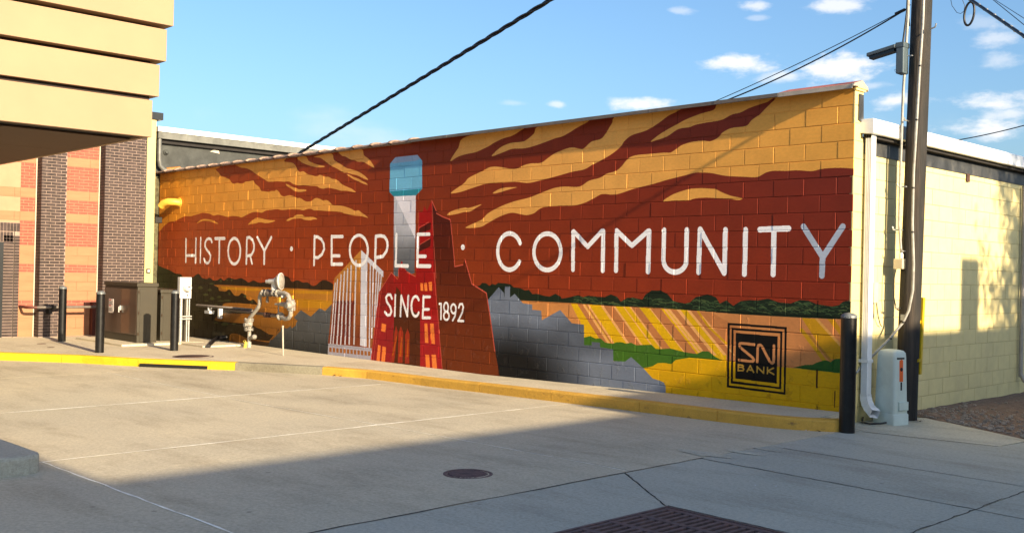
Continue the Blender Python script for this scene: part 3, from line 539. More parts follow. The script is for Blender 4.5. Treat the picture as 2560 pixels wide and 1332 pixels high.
S(D_, [(770, 508), (765, 700)], T * .95); S(D_, [(825, 515), (818, 702)], T * .95); S(D_, [(825, 515), (882, 702)], T * .95); S(D_, [(890, 515), (882, 702)], T * .95)
S(D_, arc(958, 612, 38, 92, 40, 320, 24), T); S(D_, [(1030, 520), (1025, 720)], T * .95); S(D_, [(1030, 525), (1090, 525)], T); S(D_, [(1028, 640), (1080, 640)], T); S(D_, [(1025, 718), (1092, 718)], T)
S(D_, [(1178, 590), (1194, 588), (1192, 730)], T * .75)
S(D_, arc(1240, 620, 20, 42, 0, 360, 24), T * .75); S(D_, arc(1242, 700, 24, 38, 0, 360, 24), T * .75)
S(D_, arc(1308, 635, 23, 42, 0, 360, 24), T * .75); S(D_, [(1330, 640), (1322, 700), (1300, 742)], T * .75)
S(D_, [(1358, 625), (1368, 592), (1390, 590), (1400, 620), (1388, 670), (1352, 745)], T * .75); S(D_, [(1350, 745), (1400, 748)], T * .8)
# --- bank emblem
BK = (6, 6, 6)
def frame(o, i):
    o, i = to_wall(win(L_, o)), to_wall(win(L_, i))
    for k in range(4):
        j = (k + 1) % 4; fill(np.array([o[k], o[j], i[j], i[k]]), rgb(*BK))
frame([(612, 135), (1368, 190), (1352, 1055), (600, 960)], [(638, 165), (1340, 218), (1328, 1025), (628, 935)])
frame([(662, 198), (1312, 247), (1298, 985), (650, 910)], [(686, 228), (1285, 272), (1272, 958), (678, 880)])
poly(L_, [(715, 265), (1250, 310), (1240, 912), (708, 848)], BK)
TN, TY = (190, 128, 80), (196, 150, 58)
S(L_, [(950, 415), (800, 398), (768, 400), (758, 422), (772, 450), (930, 580), (948, 610), (935, 628), (890, 630), (755, 612)], .036, TN)
S(L_, [(990, 635), (996, 450), (1006, 422), (1030, 420), (1050, 438), (1150, 630), (1178, 655), (1198, 640), (1202, 600), (1203, 430)], .036, TN)
T = .02
S(L_, [(748, 670), (745, 748)], T, TY); S(L_, [(748, 672), (800, 678), (812, 692), (800, 705), (748, 702)], T, TY); S(L_, [(800, 708), (818, 728), (806, 748), (745, 745)], T, TY)
S(L_, [(860, 758), (900, 685), (942, 768)], T, TY); S(L_, [(876, 735), (928, 742)], T, TY)
S(L_, [(990, 770), (988, 695), (1072, 780), (1074, 705)], T, TY); S(L_, [(1122, 708), (1120, 785)], T, TY); S(L_, [(1198, 715), (1124, 750), (1202, 795)], T, TY)
# chipped joints by the right corner
S(L_, [(1755, 745), (1752, 960)], .024, (46, 20, 8)); S(L_, [(1985, 1010), (1978, 1215)], .012, (60, 26, 8)); S(L_, [(1755, 1195), (1760, 1280)], .008, (90, 60, 10))
# a little hand-brushed unevenness
bn = rng.random((TH // 40 + 2, TW // 60 + 2)); bi = np.repeat(np.repeat(bn, 40, 0), 60, 1)[:TH, :TW]
k = np.ones(41) / 41; bi = np.apply_along_axis(lambda v: np.convolve(v, k, 'same'), 0, bi); bi = np.apply_along_axis(lambda v: np.convolve(v, k, 'same'), 1, bi)
IMG *= 1.07 * (1 + .07 * (bi - .5))[..., None]
img = bpy.data.images.new('mural_paint', TW, TH, alpha=False)
buf = np.ones((TH, TW, 4), np.float32); buf[..., :3] = np.clip(IMG, 0, 1); img.pixels.foreach_set(buf.ravel()); img.update()
try: img.pack()
except Exception: pass

def mural_material():
    m, n, l, p = new_mat('mural_paint'); g = n.new('ShaderNodeNewGeometry'); vec = g.outputs['Position']
    sp = n.new('ShaderNodeSeparateXYZ'); l.new(vec, sp.inputs[0]); cb = n.new('ShaderNodeCombineXYZ')
    for i, (ax, o, d) in enumerate(((0, TX0, TW * RES), (2, TZ0, TH * RES))):
        q = n.new('ShaderNodeMath'); q.operation = 'MULTIPLY_ADD'; l.new(sp.outputs[ax], q.inputs[0]); q.inputs[1].default_value = 1 / d; q.inputs[2].default_value = -o / d; l.new(q.outputs[0], cb.inputs[i])
    t = n.new('ShaderNodeTexImage'); t.image = img; t.extension = 'EXTEND'; l.new(cb.outputs[0], t.inputs[0])
    col = t.outputs['Color']
    f = NOISE(n, l, vec, 18, 5, .6, .3, .7, stretch=(1, 1, 2.2)); col = MIX(n, l, 'MULTIPLY', 1.0, col, MIX(n, l, 'MIX', f, (.90,) * 3, (1.05,) * 3))
    fine = NOISE(n, l, vec, 240, 3, .7, .3, .7); col = MIX(n, l, 'MULTIPLY', 1.0, col, MIX(n, l, 'MIX', fine, (.90,) * 3, (1.04,) * 3))
    l.new(col, p.inputs['Base Color']); p.inputs['Roughness'].default_value = .5; p.inputs['Specular IOR Level'].default_value = .2
    a = n.new('ShaderNodeTexNoise'); l.new(vec, a.inputs['Vector']); a.inputs['Scale'].default_value = 170; a.inputs['Detail'].default_value = 4
    b = n.new('ShaderNodeBump'); l.new(a.outputs['Fac'], b.inputs['Height']); b.inputs['Distance'].default_value = .0008
    # drips and flaking under the paint, mostly low on the wall
    d = NOISE(n, l, vec, 7, 8, .7, .58, .70, stretch=(1, 1, .8)); lowz = n.new('ShaderNodeMapRange'); l.new(sp.outputs[2], lowz.inputs[0]); lowz.inputs[1].default_value = .3; lowz.inputs[2].default_value = 1.6; lowz.inputs[3].default_value = 1; lowz.inputs[4].default_value = .03
    q = n.new('ShaderNodeMath'); q.operation = 'MULTIPLY'; l.new(d, q.inputs[0]); l.new(lowz.outputs[0], q.inputs[1])
    b2 = n.new('ShaderNodeBump'); l.new(q.outputs[0], b2.inputs['Height']); b2.inputs['Distance'].default_value = .012; l.new(b.outputs[0], b2.inputs['Normal']); l.new(b2.outputs[0], p.inputs['Normal'])
    return m
M['mural'] = mural_material()

# ------------------------------------------------------------------ ground, driveway, kerb, sidewalk
def Gz(x): return float(np.interp(x, [-16.3, -6.3, -2.6, 0], [-.15, -.12, -.045, 0]))
def Sz(x): return float(np.interp(x, [-16.3, -6.3, -2.6, 0], [-.01, .01, .09, .126]))
KN = [-30, -16.3, -12, -9, -7.6, -6.3, -5, -3.8, -2.6, -1.3, 0]
def sheet(poly2, zf, dz, thick, edge=0):
    """prism over a 2d polygon whose top follows the fall of the ground"""
    bm = bmesh.new(); f = bm.faces.new([bm.verts.new((x, y, 0)) for x, y in poly2]); f.normal_update()
    if f.normal.z < 0: f.normal_flip()
    for k in KN:
        bmesh.ops.bisect_plane(bm, geom=bm.verts[:] + bm.edges[:] + bm.faces[:], plane_co=(k, 0, 0), plane_no=(1, 0, 0))
    top = bm.faces[:]; ret = bmesh.ops.extrude_face_region(bm, geom=top)
    up = {v for v in ret['geom'] if isinstance(v, bmesh.types.BMVert)}
    for v in bm.verts: v.co.z = zf(v.co.x) + dz - (0 if v in up else thick)
    bmesh.ops.recalc_face_normals(bm, faces=bm.faces[:]); me = bpy.data.meshes.new('sheet'); bm.to_mesh(me); bm.free(); return me
def shrink(P, d):
    n = len(P); A = sum(P[i][0] * P[(i + 1) % n][1] - P[(i + 1) % n][0] * P[i][1] for i in range(n)); s = 1 if A > 0 else -1; out = []
    for i in range(n):
        a, b, c = Vector(P[i - 1]), Vector(P[i]), Vector(P[(i + 1) % n]); e1 = (b - a).normalized(); e2 = (c - b).normalized()
        n1 = Vector((-e1.y, e1.x)) * s; n2 = Vector((-e2.y, e2.x)) * s; m = (n1 + n2); m = m / max(m.length_squared / 2, .3)
        out.append(tuple(b + m * d))
    return out
g = MB(); g.add([(-300, -300, -.5), (300, -300, -.5), (300, 300, -.5), (-300, 300, -.5)], [(0, 1, 2, 3)]); structure('ground', g, M['ground'])
drive = add('driveway', sheet([(-24, -22), (16, -22), (16, .9), (.23, .9), (.23, 0), (-24, 0)], Gz, -.122, .3), M['crack'], kind='structure')
def slab(P, mt, gap=.004, parent=drive, zf=Gz, dz=0, th=.12):
    return add('slab', sheet(shrink(P, gap), zf, dz, th), mt, parent, at=(0, 0, 0))
XW = [-24, -18, -14.6, -10.8, -6.95, -3.38, .23]; YW = [-22, -18.5, -15, -11.4, -7.72, -4.17, -.2]
for i in range(6):
    for j in range(6):
        slab([(XW[i], YW[j]), (XW[i + 1], YW[j]), (XW[i + 1], YW[j + 1]), (XW[i], YW[j + 1])], M['conc_drive'], .004)
for P in ([(.23, -2.08), (2.7, -2.08), (2.7, .0), (1.80, .47), (1.72, -.17), (.42, -.42), (.23, -.45)], [(.23, -3.2), (2.7, -3.25), (2.7, -2.08), (.23, -2.08)],
          [(.23, -4.28), (1.2, -4.97), (2.42, -4.97), (2.7, -4.97), (2.7, -3.25), (.23, -3.2)], [(.23, -7.72), (1.2, -6.2), (1.2, -4.97), (.23, -4.28)],
          [(.23, -7.72), (2.7, -7.72), (2.42, -6.2), (1.2, -6.2)], [(2.42, -6.2), (2.7, -7.72), (2.7, -4.97), (2.42, -4.97)],
          [(.23, -11.4), (2.7, -11.4), (2.7, -7.72), (.23, -7.72)], [(2.7, -7.72), (5.4, -7.72), (5.4, -5.5), (2.7, -5.5)], [(2.7, -5.5), (5.4, -5.5), (5.4, -3.4), (2.7, -3.25)],
          [(2.7, -3.25), (5.4, -3.4), (5.4, -1.9), (2.7, -2.08)], [(2.7, -2.08), (5.4, -1.9), (5.4, -.38), (2.7, .0)], [(5.4, -3.4), (9, -3.4), (9, -.88), (5.4, -.38)],
          [(5.4, -7.72), (9, -7.72), (9, -3.4), (5.4, -3.4)], [(2.7, -11.4), (5.4, -11.4), (5.4, -7.72), (2.7, -7.72)], [(5.4, -11.4), (9, -11.4), (9, -7.72), (5.4, -7.72)],
          [(.23, -16), (9, -16), (9, -11.4), (.23, -11.4)], [(9, -16), (14, -16), (14, -7.72), (9, -7.72)], [(9, -7.72), (14, -7.72), (14, -1), (9, -.9)]):
    slab(P, M['conc_alley'], .005)
slab([(.42, -.42), (1.72, -.17), (1.78, .5), (.36, 1.28), (.1, 1.1), (.1, -.2)], M['conc_light'], .004, dz=.004)
slab([(.23, -.45), (.42, -.42), (.1, -.2), (.1, 1.1), (.0, 1.1), (.0, -.56), (.23, -.56)], M['conc_alley'], .0, dz=.002, th=.1)
# sealant beads along the long sawn joints (they stand a few millimetres proud)
def bead(x0, y0, x1, y1, w, mt, name='joint_sealant', jit=.006, n=24):
    d = Vector((x1 - x0, y1 - y0)); L = d.length; d.normalize(); nn = Vector((-d.y, d.x)); a, b = [], []
    for i in range(n + 1):
        c = Vector((x0, y0)) + d * L * i / n; o = random.uniform(-jit, jit); ww = w * random.uniform(.5, 1.2)
        a.append(c + nn * (o + ww)); b.append(c + nn * (o - ww))
    m = MB(); V = []
    for p in a + b: V.append((p.x, p.y, Gz(p.x) + .003))
    k = n + 1; m.add(V, [(k + i, k + i + 1, i + 1, i) for i in range(n)]); return part(name, m, mt, drive)
bead(-6.95, -16, -6.95, -1.5, .022, M['seal']); bead(-3.38, -7.72, -3.38, -1.3, .017, M['seal']); bead(-3.38, -7.72, .2, -7.72, .011, M['seal'])
bead(-10.8, -4.17, -3.4, -4.17, .007, M['seal']); bead(-3.38, -4.17, .2, -4.2, .006, M['seal']); bead(-3.38, -15, -3.38, -7.72, .013, M['seal'])
bead(.23, -11, .23, -3.15, .008, M['crack'], 'open_joint', .01, 40); bead(.23, -3.2, 2.7, -3.25, .006, M['crack'], 'open_joint', .012, 40); bead(.24, -4.28, 1.19, -4.97, .006, M['crack'], 'open_joint')
bead(.4, -2.08, 5, -2.05, .005, M['crack'], 'open_joint', .012, 50); bead(2.7, -4.9, 2.7, -1.4, .005, M['crack'], 'open_joint', .01, 40); bead(2.7, -3.27, 5, -3.4, .005, M['crack'], 'open_joint', .01, 40)
bead(1.2, -4.955, 2.5, -4.955, .006, M['crack'], 'open_joint', .004); bead(.42, -.43, 1.72, -.18, .005, M['crack'], 'open_joint', .01)
# patched, broken edge of the driveway
for k, (cx, cy, sx, sy) in enumerate(((.12, -2.98, .30, .13), (.30, -2.62, .22, .06), (.36, -2.3, .2, .05))):
    P = [(cx + sx * math.cos(a) * random.uniform(.6, 1.1), cy + sy * math.sin(a) * random.uniform(.6, 1.1)) for a in np.linspace(0, 5.9, 12)]
    m = MB(); m.add([(x, y, Gz(x) + .0045) for x, y in P], [tuple(range(12))]); part('mortar_patch', m, M['conc_light'], drive)
# gravel strip beside the tan wall
m = MB(); V = []; Fg = []; nx, ny = 60, 60
def gh(x, y): return .004 + .03 * math.sin(x * 1.7 + y) * .3 + random.uniform(0, .016)
for j in range(ny):
    for i in range(nx):
        t = i / (nx - 1); y0 = np.interp(j / (ny - 1), [0, 1], [0, 12]); x = .0 + t * 11; y = (1.42 - .52 * x if x < 2.7 else .02 - .14 * (x - 2.7)) + y0 + (.02 * math.sin(x * 9))
        V.append((x, y, gh(x, y) if j else .003))
for j in range(ny - 1):
    for i in range(nx - 1): a = j * nx + i; Fg.append((a, a + 1, a + nx + 1, a + nx))
m.add(V, Fg, True); structure('gravel_strip', m, M['gravel'])
st = MB()
for i in range(900):
    x = random.uniform(.02, 3.2) ** 1; y = (1.42 - .52 * x if x < 2.7 else .02) + abs(random.gauss(0, .9)) + .02; r = random.uniform(.006, .02)
    st.obox((x, y, .016 + r * .3), Vector((r, 0, 0)), Vector((0, r * random.uniform(.5, .9), 0)), Vector((random.uniform(-.2, .2) * r, 0, r * .5)))
o = structure('loose_stones', st, mat('loose_stone', (150, 140, 128), .9, var=.35, scale=14)); o['kind'] = 'stuff'

# kerb line (outer top edge), from the bollard round to the bank
KL = [(.30, -.56), (.16, -.72), (-.05, -.88), (-.45, -.98), (-1.1, -1.01), (-2.24, -1.02), (-3.6, -1.02), (-5.2, -1.02), (-6.6, -1.06), (-7.8, -1.18), (-8.61, -1.45), (-9.3, -1.82), (-9.98, -2.22), (-10.7, -2.75), (-11.45, -3.3), (-12.0, -3.6), (-12.63, -3.92), (-13.2, -4.35), (-13.86, -4.86), (-15, -5.8), (-16.6, -7.4)]
def along(P, s0, s1, n=10):
    L = [0]; 
    for i in range(len(P) - 1): L.append(L[-1] + math.hypot(P[i + 1][0] - P[i][0], P[i + 1][1] - P[i][1]))
    xs = [p[0] for p in P]; ys = [p[1] for p in P]
    return [(float(np.interp(s, L, xs)), float(np.interp(s, L, ys))) for s in np.linspace(s0, s1, n)], L[-1]
def dist_to(x):                                   # arc length at a given x
    L = 0
    for i in range(len(KL) - 1):
        a, b = KL[i], KL[i + 1]; d = math.hypot(b[0] - a[0], b[1] - a[1])
        if b[0] <= x <= a[0]: return L + d * (a[0] - x) / (a[0] - b[0])
        L += d
    return L
walk = add('sidewalk', sheet([(x, y + .10) for x, y in KL[2:]] + [(-18.6, -7.4), (-18.6, -.0), (.0, -.0), (.0, -.6)], Sz, -.012, .3), M['conc_walk'], kind='structure')
def kerb_piece(s0, s1, mt, low=0):
    P, _ = along(KL, s0 + .004, s1 - .004, 9); m = MB(); rings = []
    for i, (x, y) in enumerate(P):
        a, b = P[max(i - 1, 0)], P[min(i + 1, 8)]; t = Vector((b[0] - a[0], b[1] - a[1])).normalized(); nn = Vector((t.y, -t.x))
        if nn.y < 0: nn = -nn
        zt, zb = Sz(x) - low, Gz(x) - .1
        sec = [(-.012, zb), (-.006, zt - .022), (.004, zt - .006), (.02, zt), (.14, zt + .001), (.14, zb)]
        rings.append([(x + nn.x * o, y + nn.y * o, z) for o, z in sec])
    V = [v for r_ in rings for v in r_]; Fs = []
    for i in range(8):
        for j in range(5): a = i * 6 + j; Fs.append((a, a + 1, a + 7, a + 6))
    m.add(V, Fs); m.add(rings[0], [tuple(range(6))]); m.add(rings[-1], [tuple(range(5, -1, -1))])
    return m
kerb = add('kerb', kerb_piece(0, dist_to(-1.1), None).mesh('kerb'), M['kerb_ochre'], kind='structure')
cuts = [-1.1, -2.24, -3.75, -5.2, -6.5, -7.75, -8.62, -10.05, -10.42, -11.5, -12.9, -13.86, -16.5]
for i in range(len(cuts) - 1):
    mt = M['kerb_grey'] if False else (M['conc_grey'] if cuts[i] == -8.62 else M['kerb_ochre'] if cuts[i] > -8.6 else M['kerb_bright'])
    part('kerb_stone', kerb_piece(dist_to(cuts[i]), dist_to(cuts[i + 1]), mt), mt, kerb)
# gutter inlet under the bright kerb
a, b = Vector((-10.45, -2.57)), Vector((-11.45, -3.32)); t = (b - a).normalized(); nn = Vector((-t.y, t.x)); nn = nn if nn.y < 0 else -nn
m = MB(); m.prism([(a.x + nn.x * o, a.y + nn.y * o, z) for o, z in ((.012, -.128), (.03, -.128), (.03, -.075), (.012, -.075))], (b.x - a.x, b.y - a.y, 0)); part('inlet_slot', m, M['void'], kerb)
# sidewalk flags
ws = [-.02, -1.1, -2.3, -3.75, -5.2, -6.5, -7.75, -9.2]
def ky(x): return float(np.interp(-x, [-p[0] for p in KL], [p[1] for p in KL]))
for i in range(len(ws) - 1):
    x0, x1 = ws[i], ws[i + 1]; n_ = 6; xs = np.linspace(x0, x1, n_)
    P = [(x, ky(min(x, -.05)) + .145) for x in xs] + [(x1, -.006), (x0, -.006)]
    add('paving_slab', sheet(shrink(P, .003), Sz, 0, .03), M['conc_walk'], walk, at=(0, 0, 0))
for P in ([(-9.2, -.006), (-9.2, ky(-9.2) + .15), (-10.4, ky(-10.4) + .15), (-12, -.006)], [(-12, -.006), (-10.4, ky(-10.4) + .15), (-12.2, ky(-12.2) + .17), (-13.4, -2.2), (-13.4, -.006)],
          [(-13.4, -2.2), (-12.2, ky(-12.2) + .17), (-13.86, ky(-13.86) + .17), (-16.0, -3.4)], [(-16.0, -3.4), (-13.86, ky(-13.86) + .17), (-16.5, -7.1), (-18.4, -7.1), (-18.4, -3.6)], [(-13.4, -.006), (-13.4, -2.2), (-16.0, -3.4), (-18.4, -3.6), (-18.4, -.006)]):
    add('paving_slab', sheet(shrink(P, .004), Sz, 0, .03), M['conc_walk'], walk, at=(0, 0, 0))
# lamp island / raised concrete island at the lower left
isl = sheet([(-2.93, -7.9), (-2.87, -8.0), (-2.87, -8.6), (-2.9, -9.6), (-9, -9.6), (-9, -8.02), (-8, -7.86), (-3.05, -7.86)], Gz, .15, .3)
add('raised_island', isl, M['conc_alley'], bevel=.03, kind='structure')

# ------------------------------------------------------------------ the painted building
BH, BW = .205, .4205
bld = thing('painted_building', (0, 0, 0), 'low block building with a long painted sunset mural wall and a cream end wall', 'building')
def block_mesh(name, w, h, d=.06, bev=.0045, gap=.0085, axis='y'):
    m = MB(); w -= gap; h -= gap; b = bev
    o = [(-w / 2, 0, -h / 2), (w / 2, 0, -h / 2), (w / 2, 0, h / 2), (-w / 2, 0, h / 2)]
    V = [(x, 0 if 0 else 0, z) for x, _, z in [(-w / 2 + b, 0, -h / 2 + b), (w / 2 - b, 0, -h / 2 + b), (w / 2 - b, 0, h / 2 - b), (-w / 2 + b, 0, h / 2 - b)]]
    V += [(x, b * .8, z) for x, _, z in o] + [(x, d, z) for x, _, z in o]
    Fs = [(0, 1, 2, 3)] + [(i, i + 4, (i + 1) % 4 + 4, (i + 1) % 4) for i in range(4)] + [(i + 4, i + 8, (i + 1) % 4 + 8, (i + 1) % 4 + 4) for i in range(4)]
    if axis == 'x': V = [(-y, x, z) for x, y, z in V]
    m.add(V, Fs); me = m.mesh(name); return me
BM = {('y', w): block_mesh('block', w, BH) for w in (BW, BW / 2, .30)}
TOPZ = 3.871
rows = []
k = 0; z = TOPZ
while z > -.1: rows.append((z, z - BH, k)); z -= BH; k += 1
CJ = -11.9                                   # vertical movement joint in the long wall
blocks = []
for (zt, zb, k) in rows:
    x = 0.0; full = (k % 2 == 0); first = True
    while x > -18.1:
        w = BW if (full or not first) else BW / 2
        if abs(x - CJ) > 1e-6 and x - w < CJ < x and (x - CJ) > .02: w = x - CJ
        if x - w < -18.13: w = x + 18.13
        if w < .03: x -= w + 1e-6; first = False; continue
        blocks.append((x - w / 2, (zt + zb) / 2, w)); x -= w; first = False
        if abs(x - CJ) < 1e-6: x -= .028; first = True; full = (k % 2 == 0)
fw = MB(); fw.box(-18.13, .0062, -.3, -.03, .20, TOPZ); wall = part('front_wall', fw, M['mural'], bld)
NEAR = -5.05; stuffm = MB(); cache = {}
for (x, z, w) in blocks:
    if z + BH / 2 < Sz(x) - .02: continue
    y = random.gauss(0, .0011); tilt = random.gauss(0, .0035)
    if random.random() < .04: tilt *= 2.5
    if x > NEAR:
        key = round(w, 3)
        if key not in cache: cache[key] = block_mesh('block', w, BH); cache[key].materials.append(M['mural'])
        o = bpy.data.objects.new('block', cache[key]); COL.objects.link(o); o.parent = wall; o.location = (x, y, z); o.rotation_euler = (0, 0, tilt)
    else:
        w2, h2, b = (w - .0085) / 2, (BH - .0085) / 2, .0045; V = []
        for (dx, dz, yy) in [(-w2 + b, -h2 + b, 0), (w2 - b, -h2 + b, 0), (w2 - b, h2 - b, 0), (-w2 + b, h2 - b, 0), (-w2, -h2, b * .8), (w2, -h2, b * .8), (w2, h2, b * .8), (-w2, h2, b * .8), (-w2, -h2, .03), (w2, -h2, .03), (w2, h2, .03), (-w2, h2, .03)]:
            V.append((x + dx, y + yy + dx * tilt, z + dz))
        stuffm.add(V, [(0, 1, 2, 3)] + [(i, i + 4, (i + 1) % 4 + 4, (i + 1) % 4) for i in range(4)] + [(i + 4, i + 8, (i + 1) % 4 + 8, (i + 1) % 4 + 4) for i in range(4)])
part('far_blocks', stuffm, M['mural'], bld, kind='stuff')
# cream end of the long wall (return face) and the tan side wall
ew = MB(); ew.box(-.02, .0, -.3, -.0065, .205, TOPZ - .02); ew.box(-.24, .206, -.3, -.0065, 9.2, 3.32)
side = part('side_wall', ew, M['cream_mortar'], bld)
cx = {}
def side_block(y0, y1, z, mt, kk):
    key = (round(y1 - y0, 3), kk)
    if key not in cx: cx[key] = block_mesh('block', y1 - y0, BH, d=.05, bev=.004, gap=.007, axis='x'); cx[key].materials.append(mt)
    o = bpy.data.objects.new('block', cx[key]); COL.objects.link(o); o.parent = side; o.location = (random.gauss(0, .0008), (y0 + y1) / 2, z); o.rotation_euler = (0, 0, random.gauss(0, .002))
n_side = 0; farm = MB()
for (zt, zb, k) in rows:
    zc = (zt + zb) / 2
    if zc < -.08: continue
    side_block(.0, .203, zc, M['cream'], 'c')
    if zt > 3.35: continue
    y = .206; first = True
    while y < 9.2:
        w = BW / 2 if (first and k % 2) else BW
        if y < 2.15 and False: pass
        if (y < 3.6 and zt < 3.3) and n_side < 130: side_block(y, y + w, zc, M['cream_block'], 'b'); n_side += 1
        else:
            w2, h2, b = (w - .007) / 2, (BH - .007) / 2, .004; c = y + w / 2; V = []; ox = random.gauss(0, .0008)
            for (dy, dz, xx) in [(-w2 + b, -h2 + b, 0), (w2 - b, -h2 + b, 0), (w2 - b, h2 - b, 0), (-w2 + b, h2 - b, 0), (-w2, -h2, -b * .8), (w2, -h2, -b * .8), (w2, h2, -b * .8), (-w2, h2, -b * .8)]: V.append((xx + ox, c + dy, zc + dz))
            farm.add(V, [(0, 1, 2, 3)] + [(i, i + 4, (i + 1) % 4 + 4, (i + 1) % 4) for i in range(4)])
        y += w; first = False
part('far_side_blocks', farm, M['cream_block'], bld, kind='stuff')
m = MB(); m.box(-18.1, .22, 3.2, -.25, 9.2, 3.3); part('roof', m, M['roofing'], bld)
m = MB(); m.box(-.0, .215, 3.12, .012, 9.2, 3.30)
m.add([(.0121, y, 3.12 + .0 * y) for y in (0, 0)], []); part('flashing', m, M['dark_flash'], bld, bevel=.003)
m = MB(); m.box(.0, .206, 3.30, .10, 9.2, 3.345); part('gutter_shade_strip', m, M['crack'], bld)  # black strip paints in the shade under the gutter
gm = MB(); gm.prism([(.012, .13, 3.352), (.145, .13, 3.336), (.165, .13, 3.345), (.165, .13, 3.50), (.15, .13, 3.512), (-.02, .13, 3.512), (-.02, .13, 3.352)], (0, 9.1, 0))
gut = part('gutter', gm, M['white_metal'], bld, bevel=.004)
for y in np.arange(.75, 9, .62):
    s_ = MB(); s_.lathe((.165, y, 3.47), [(.009, 0), (.009, .004), (.0, .006)], (1, 0, 0), 8); part('rivet', s_, M['galv'], gut)
# flashing strip up the end of the parapet, little cornice under the ridge
m = MB(); m.prism([(.004, .065, 3.50), (.004, .185, 3.46), (.004, .175, 3.80), (.004, .07, 3.80)], (.008, 0, 0)); part('end_flashing', m, M['dark_flash'], bld)
m = MB(); m.box(-.01, -.015, 3.832, .022, .215, 3.858); m.box(-.01, .0, 3.858, .034, .225, 3.90); part('cornice', m, M['cream'], bld, bevel=.004)
# coping: tiles on the far half, long metal lengths in the middle, red ridge at the near end
cop = part('coping', (lambda q: (q.box(-18.1, .02, TOPZ, -.02, .19, TOPZ + .02), q)[1])(MB()), M['metal_cap'], bld)
def cap(x0, x1, over, drop, mt, name, ridge=.07, rmt=None, lift=0, z0=TOPZ):
    sec = [(-over, z0 - drop), (-over, z0 + .012), (.10, z0 + ridge), (.24, z0 + .012), (.24, z0 - .03), (.228, z0 - .03), (.228, z0), (.0, z0 + .003), (-over + .012, z0 - .008), (-over + .012, z0 - drop)]
    m = MB(); m.add([(x0, y, z + lift) for y, z in sec] + [(x1, y, z) for y, z in sec], [])
    b = len(m.v) - 20; n_ = 10
    for i in range(n_):
        j = (i + 1) % n_; m.f.append((b + i, b + n_ + i, b + n_ + j, b + j)); m.m.append(1 if (rmt and i in (1, 2)) else 0); m.sm.append(False)
    for f in ([9, 0, 1, 8], [1, 2, 7, 8], [2, 3, 6, 7], [3, 4, 5, 6]):
        m.f.append(tuple(b + q for q in f)); m.m.append(0); m.sm.append(False); m.f.append(tuple(b + n_ + q for q in reversed(f))); m.m.append(0); m.sm.append(False)
    return part(name, m, [mt, rmt] if rmt else mt, cop, bevel=.003)
cap(-.92, .035, .15, .04, M['white_dirty'], 'ridge_length', .085, M['terracotta'], lift=0)
xs = [-.925, -1.85, -2.9, -3.95, -5.0, -6.05, -7.1, -8.15]
for i in range(len(xs) - 1): cap(xs[i + 1] + .003, xs[i], .15 + random.uniform(-.004, .004), .036, M['metal_cap'], 'metal_length', .045)
x = -8.15
while x > -18.0:
    w = .56
    # a half-round clay tile: flared lip at the near end
    prof = []; m = MB(); rings = []
    for (dx, r) in ((0, 1.0), (-.05, 1.0), (-.055, .86), (-w - .03, .80)):
        ring = []
        for a in np.linspace(0, math.pi, 9): ring.append((x + dx, .08 - math.cos(a) * .20 * r, TOPZ - .008 + math.sin(a) * .07 * r + (.012 if dx > -.052 else 0) + random.uniform(0, .002)))
        rings.append(ring)
    V = [v for r_ in rings for v in r_]; Fs = [(i * 9 + j, i * 9 + j + 1, (i + 1) * 9 + j + 1, (i + 1) * 9 + j) for i in range(3) for j in range(8)]
    m.add(V, Fs, False); m.add([rings[0][i] for i in range(9)], [tuple(range(8, -1, -1))])
    m.box(x - w, -.075, TOPZ - .024, x - .06, .0, TOPZ + .0)
    part('coping_tile', m, M['tile_edge'], cop); x -= w
# downspout at the near corner
dm = MB()
def spout(m, path, w=.10, d=.085):
    return m
y0, y1, x0, x1 = .212, .318, .025, .105
dn = MB(); dn.box(x0, y0, .33, x1, y1, 3.35)
for i in range(4): xx = x0 + .012 + i * .02; dn.box(xx, y0 - .006, .33, xx + .009, y0 - .0005, 3.34)
ds = part('downspout', dn, M['white_metal'], bld, bevel=.003)
em = MB(); cs = []
for i in range(9):
    a = i / 8 * R(72); rr = .19; cyy = y0 - .0 ; 
    # elbow turning out towards the driveway (-y)
    c = Vector(((x0 + x1) / 2 + .0, (y0 + y1) / 2 - rr * 0, .33)); 
    off = Vector((rr * (1 - math.cos(a)), 0, -rr * math.sin(a))); cen = c + Vector((off.x * .9, -off.x * .42, off.z))
    tdir = Vector((math.sin(a) * .9, -math.sin(a) * .42, -math.cos(a))).normalized(); side_ = Vector((0, 1, 0)); side_ = (side_ - tdir * side_.dot(tdir)).normalized(); nrm = tdir.cross(side_)
    q = 1.0 if i % 2 else 1.06
    cs.append([cen + side_ * sx * .055 * q + nrm * sy * .043 * q for sx, sy in ((-1, -1), (1, -1), (1, 1), (-1, 1))])
V = [v for r_ in cs for v in r_]; em.add(V, [(i * 4 + j, i * 4 + (j + 1) % 4, (i + 1) * 4 + (j + 1) % 4, (i + 1) * 4 + j) for i in range(8) for j in range(4)])
tl = (cs[-1][0] - cs[-2][0]).normalized() * .05; em.add(cs[-1] + [v + tl for v in cs[-1]], [(j, (j + 1) % 4, (j + 1) % 4 + 4, j + 4) for j in range(4)])
part('elbow', em, M['white_metal'], ds); 
m = MB(); m.box(x0 - .03, y0 - .012, .70, x1 + .012, y1 + .01, .735); part('strap', m, M['white_metal'], ds)
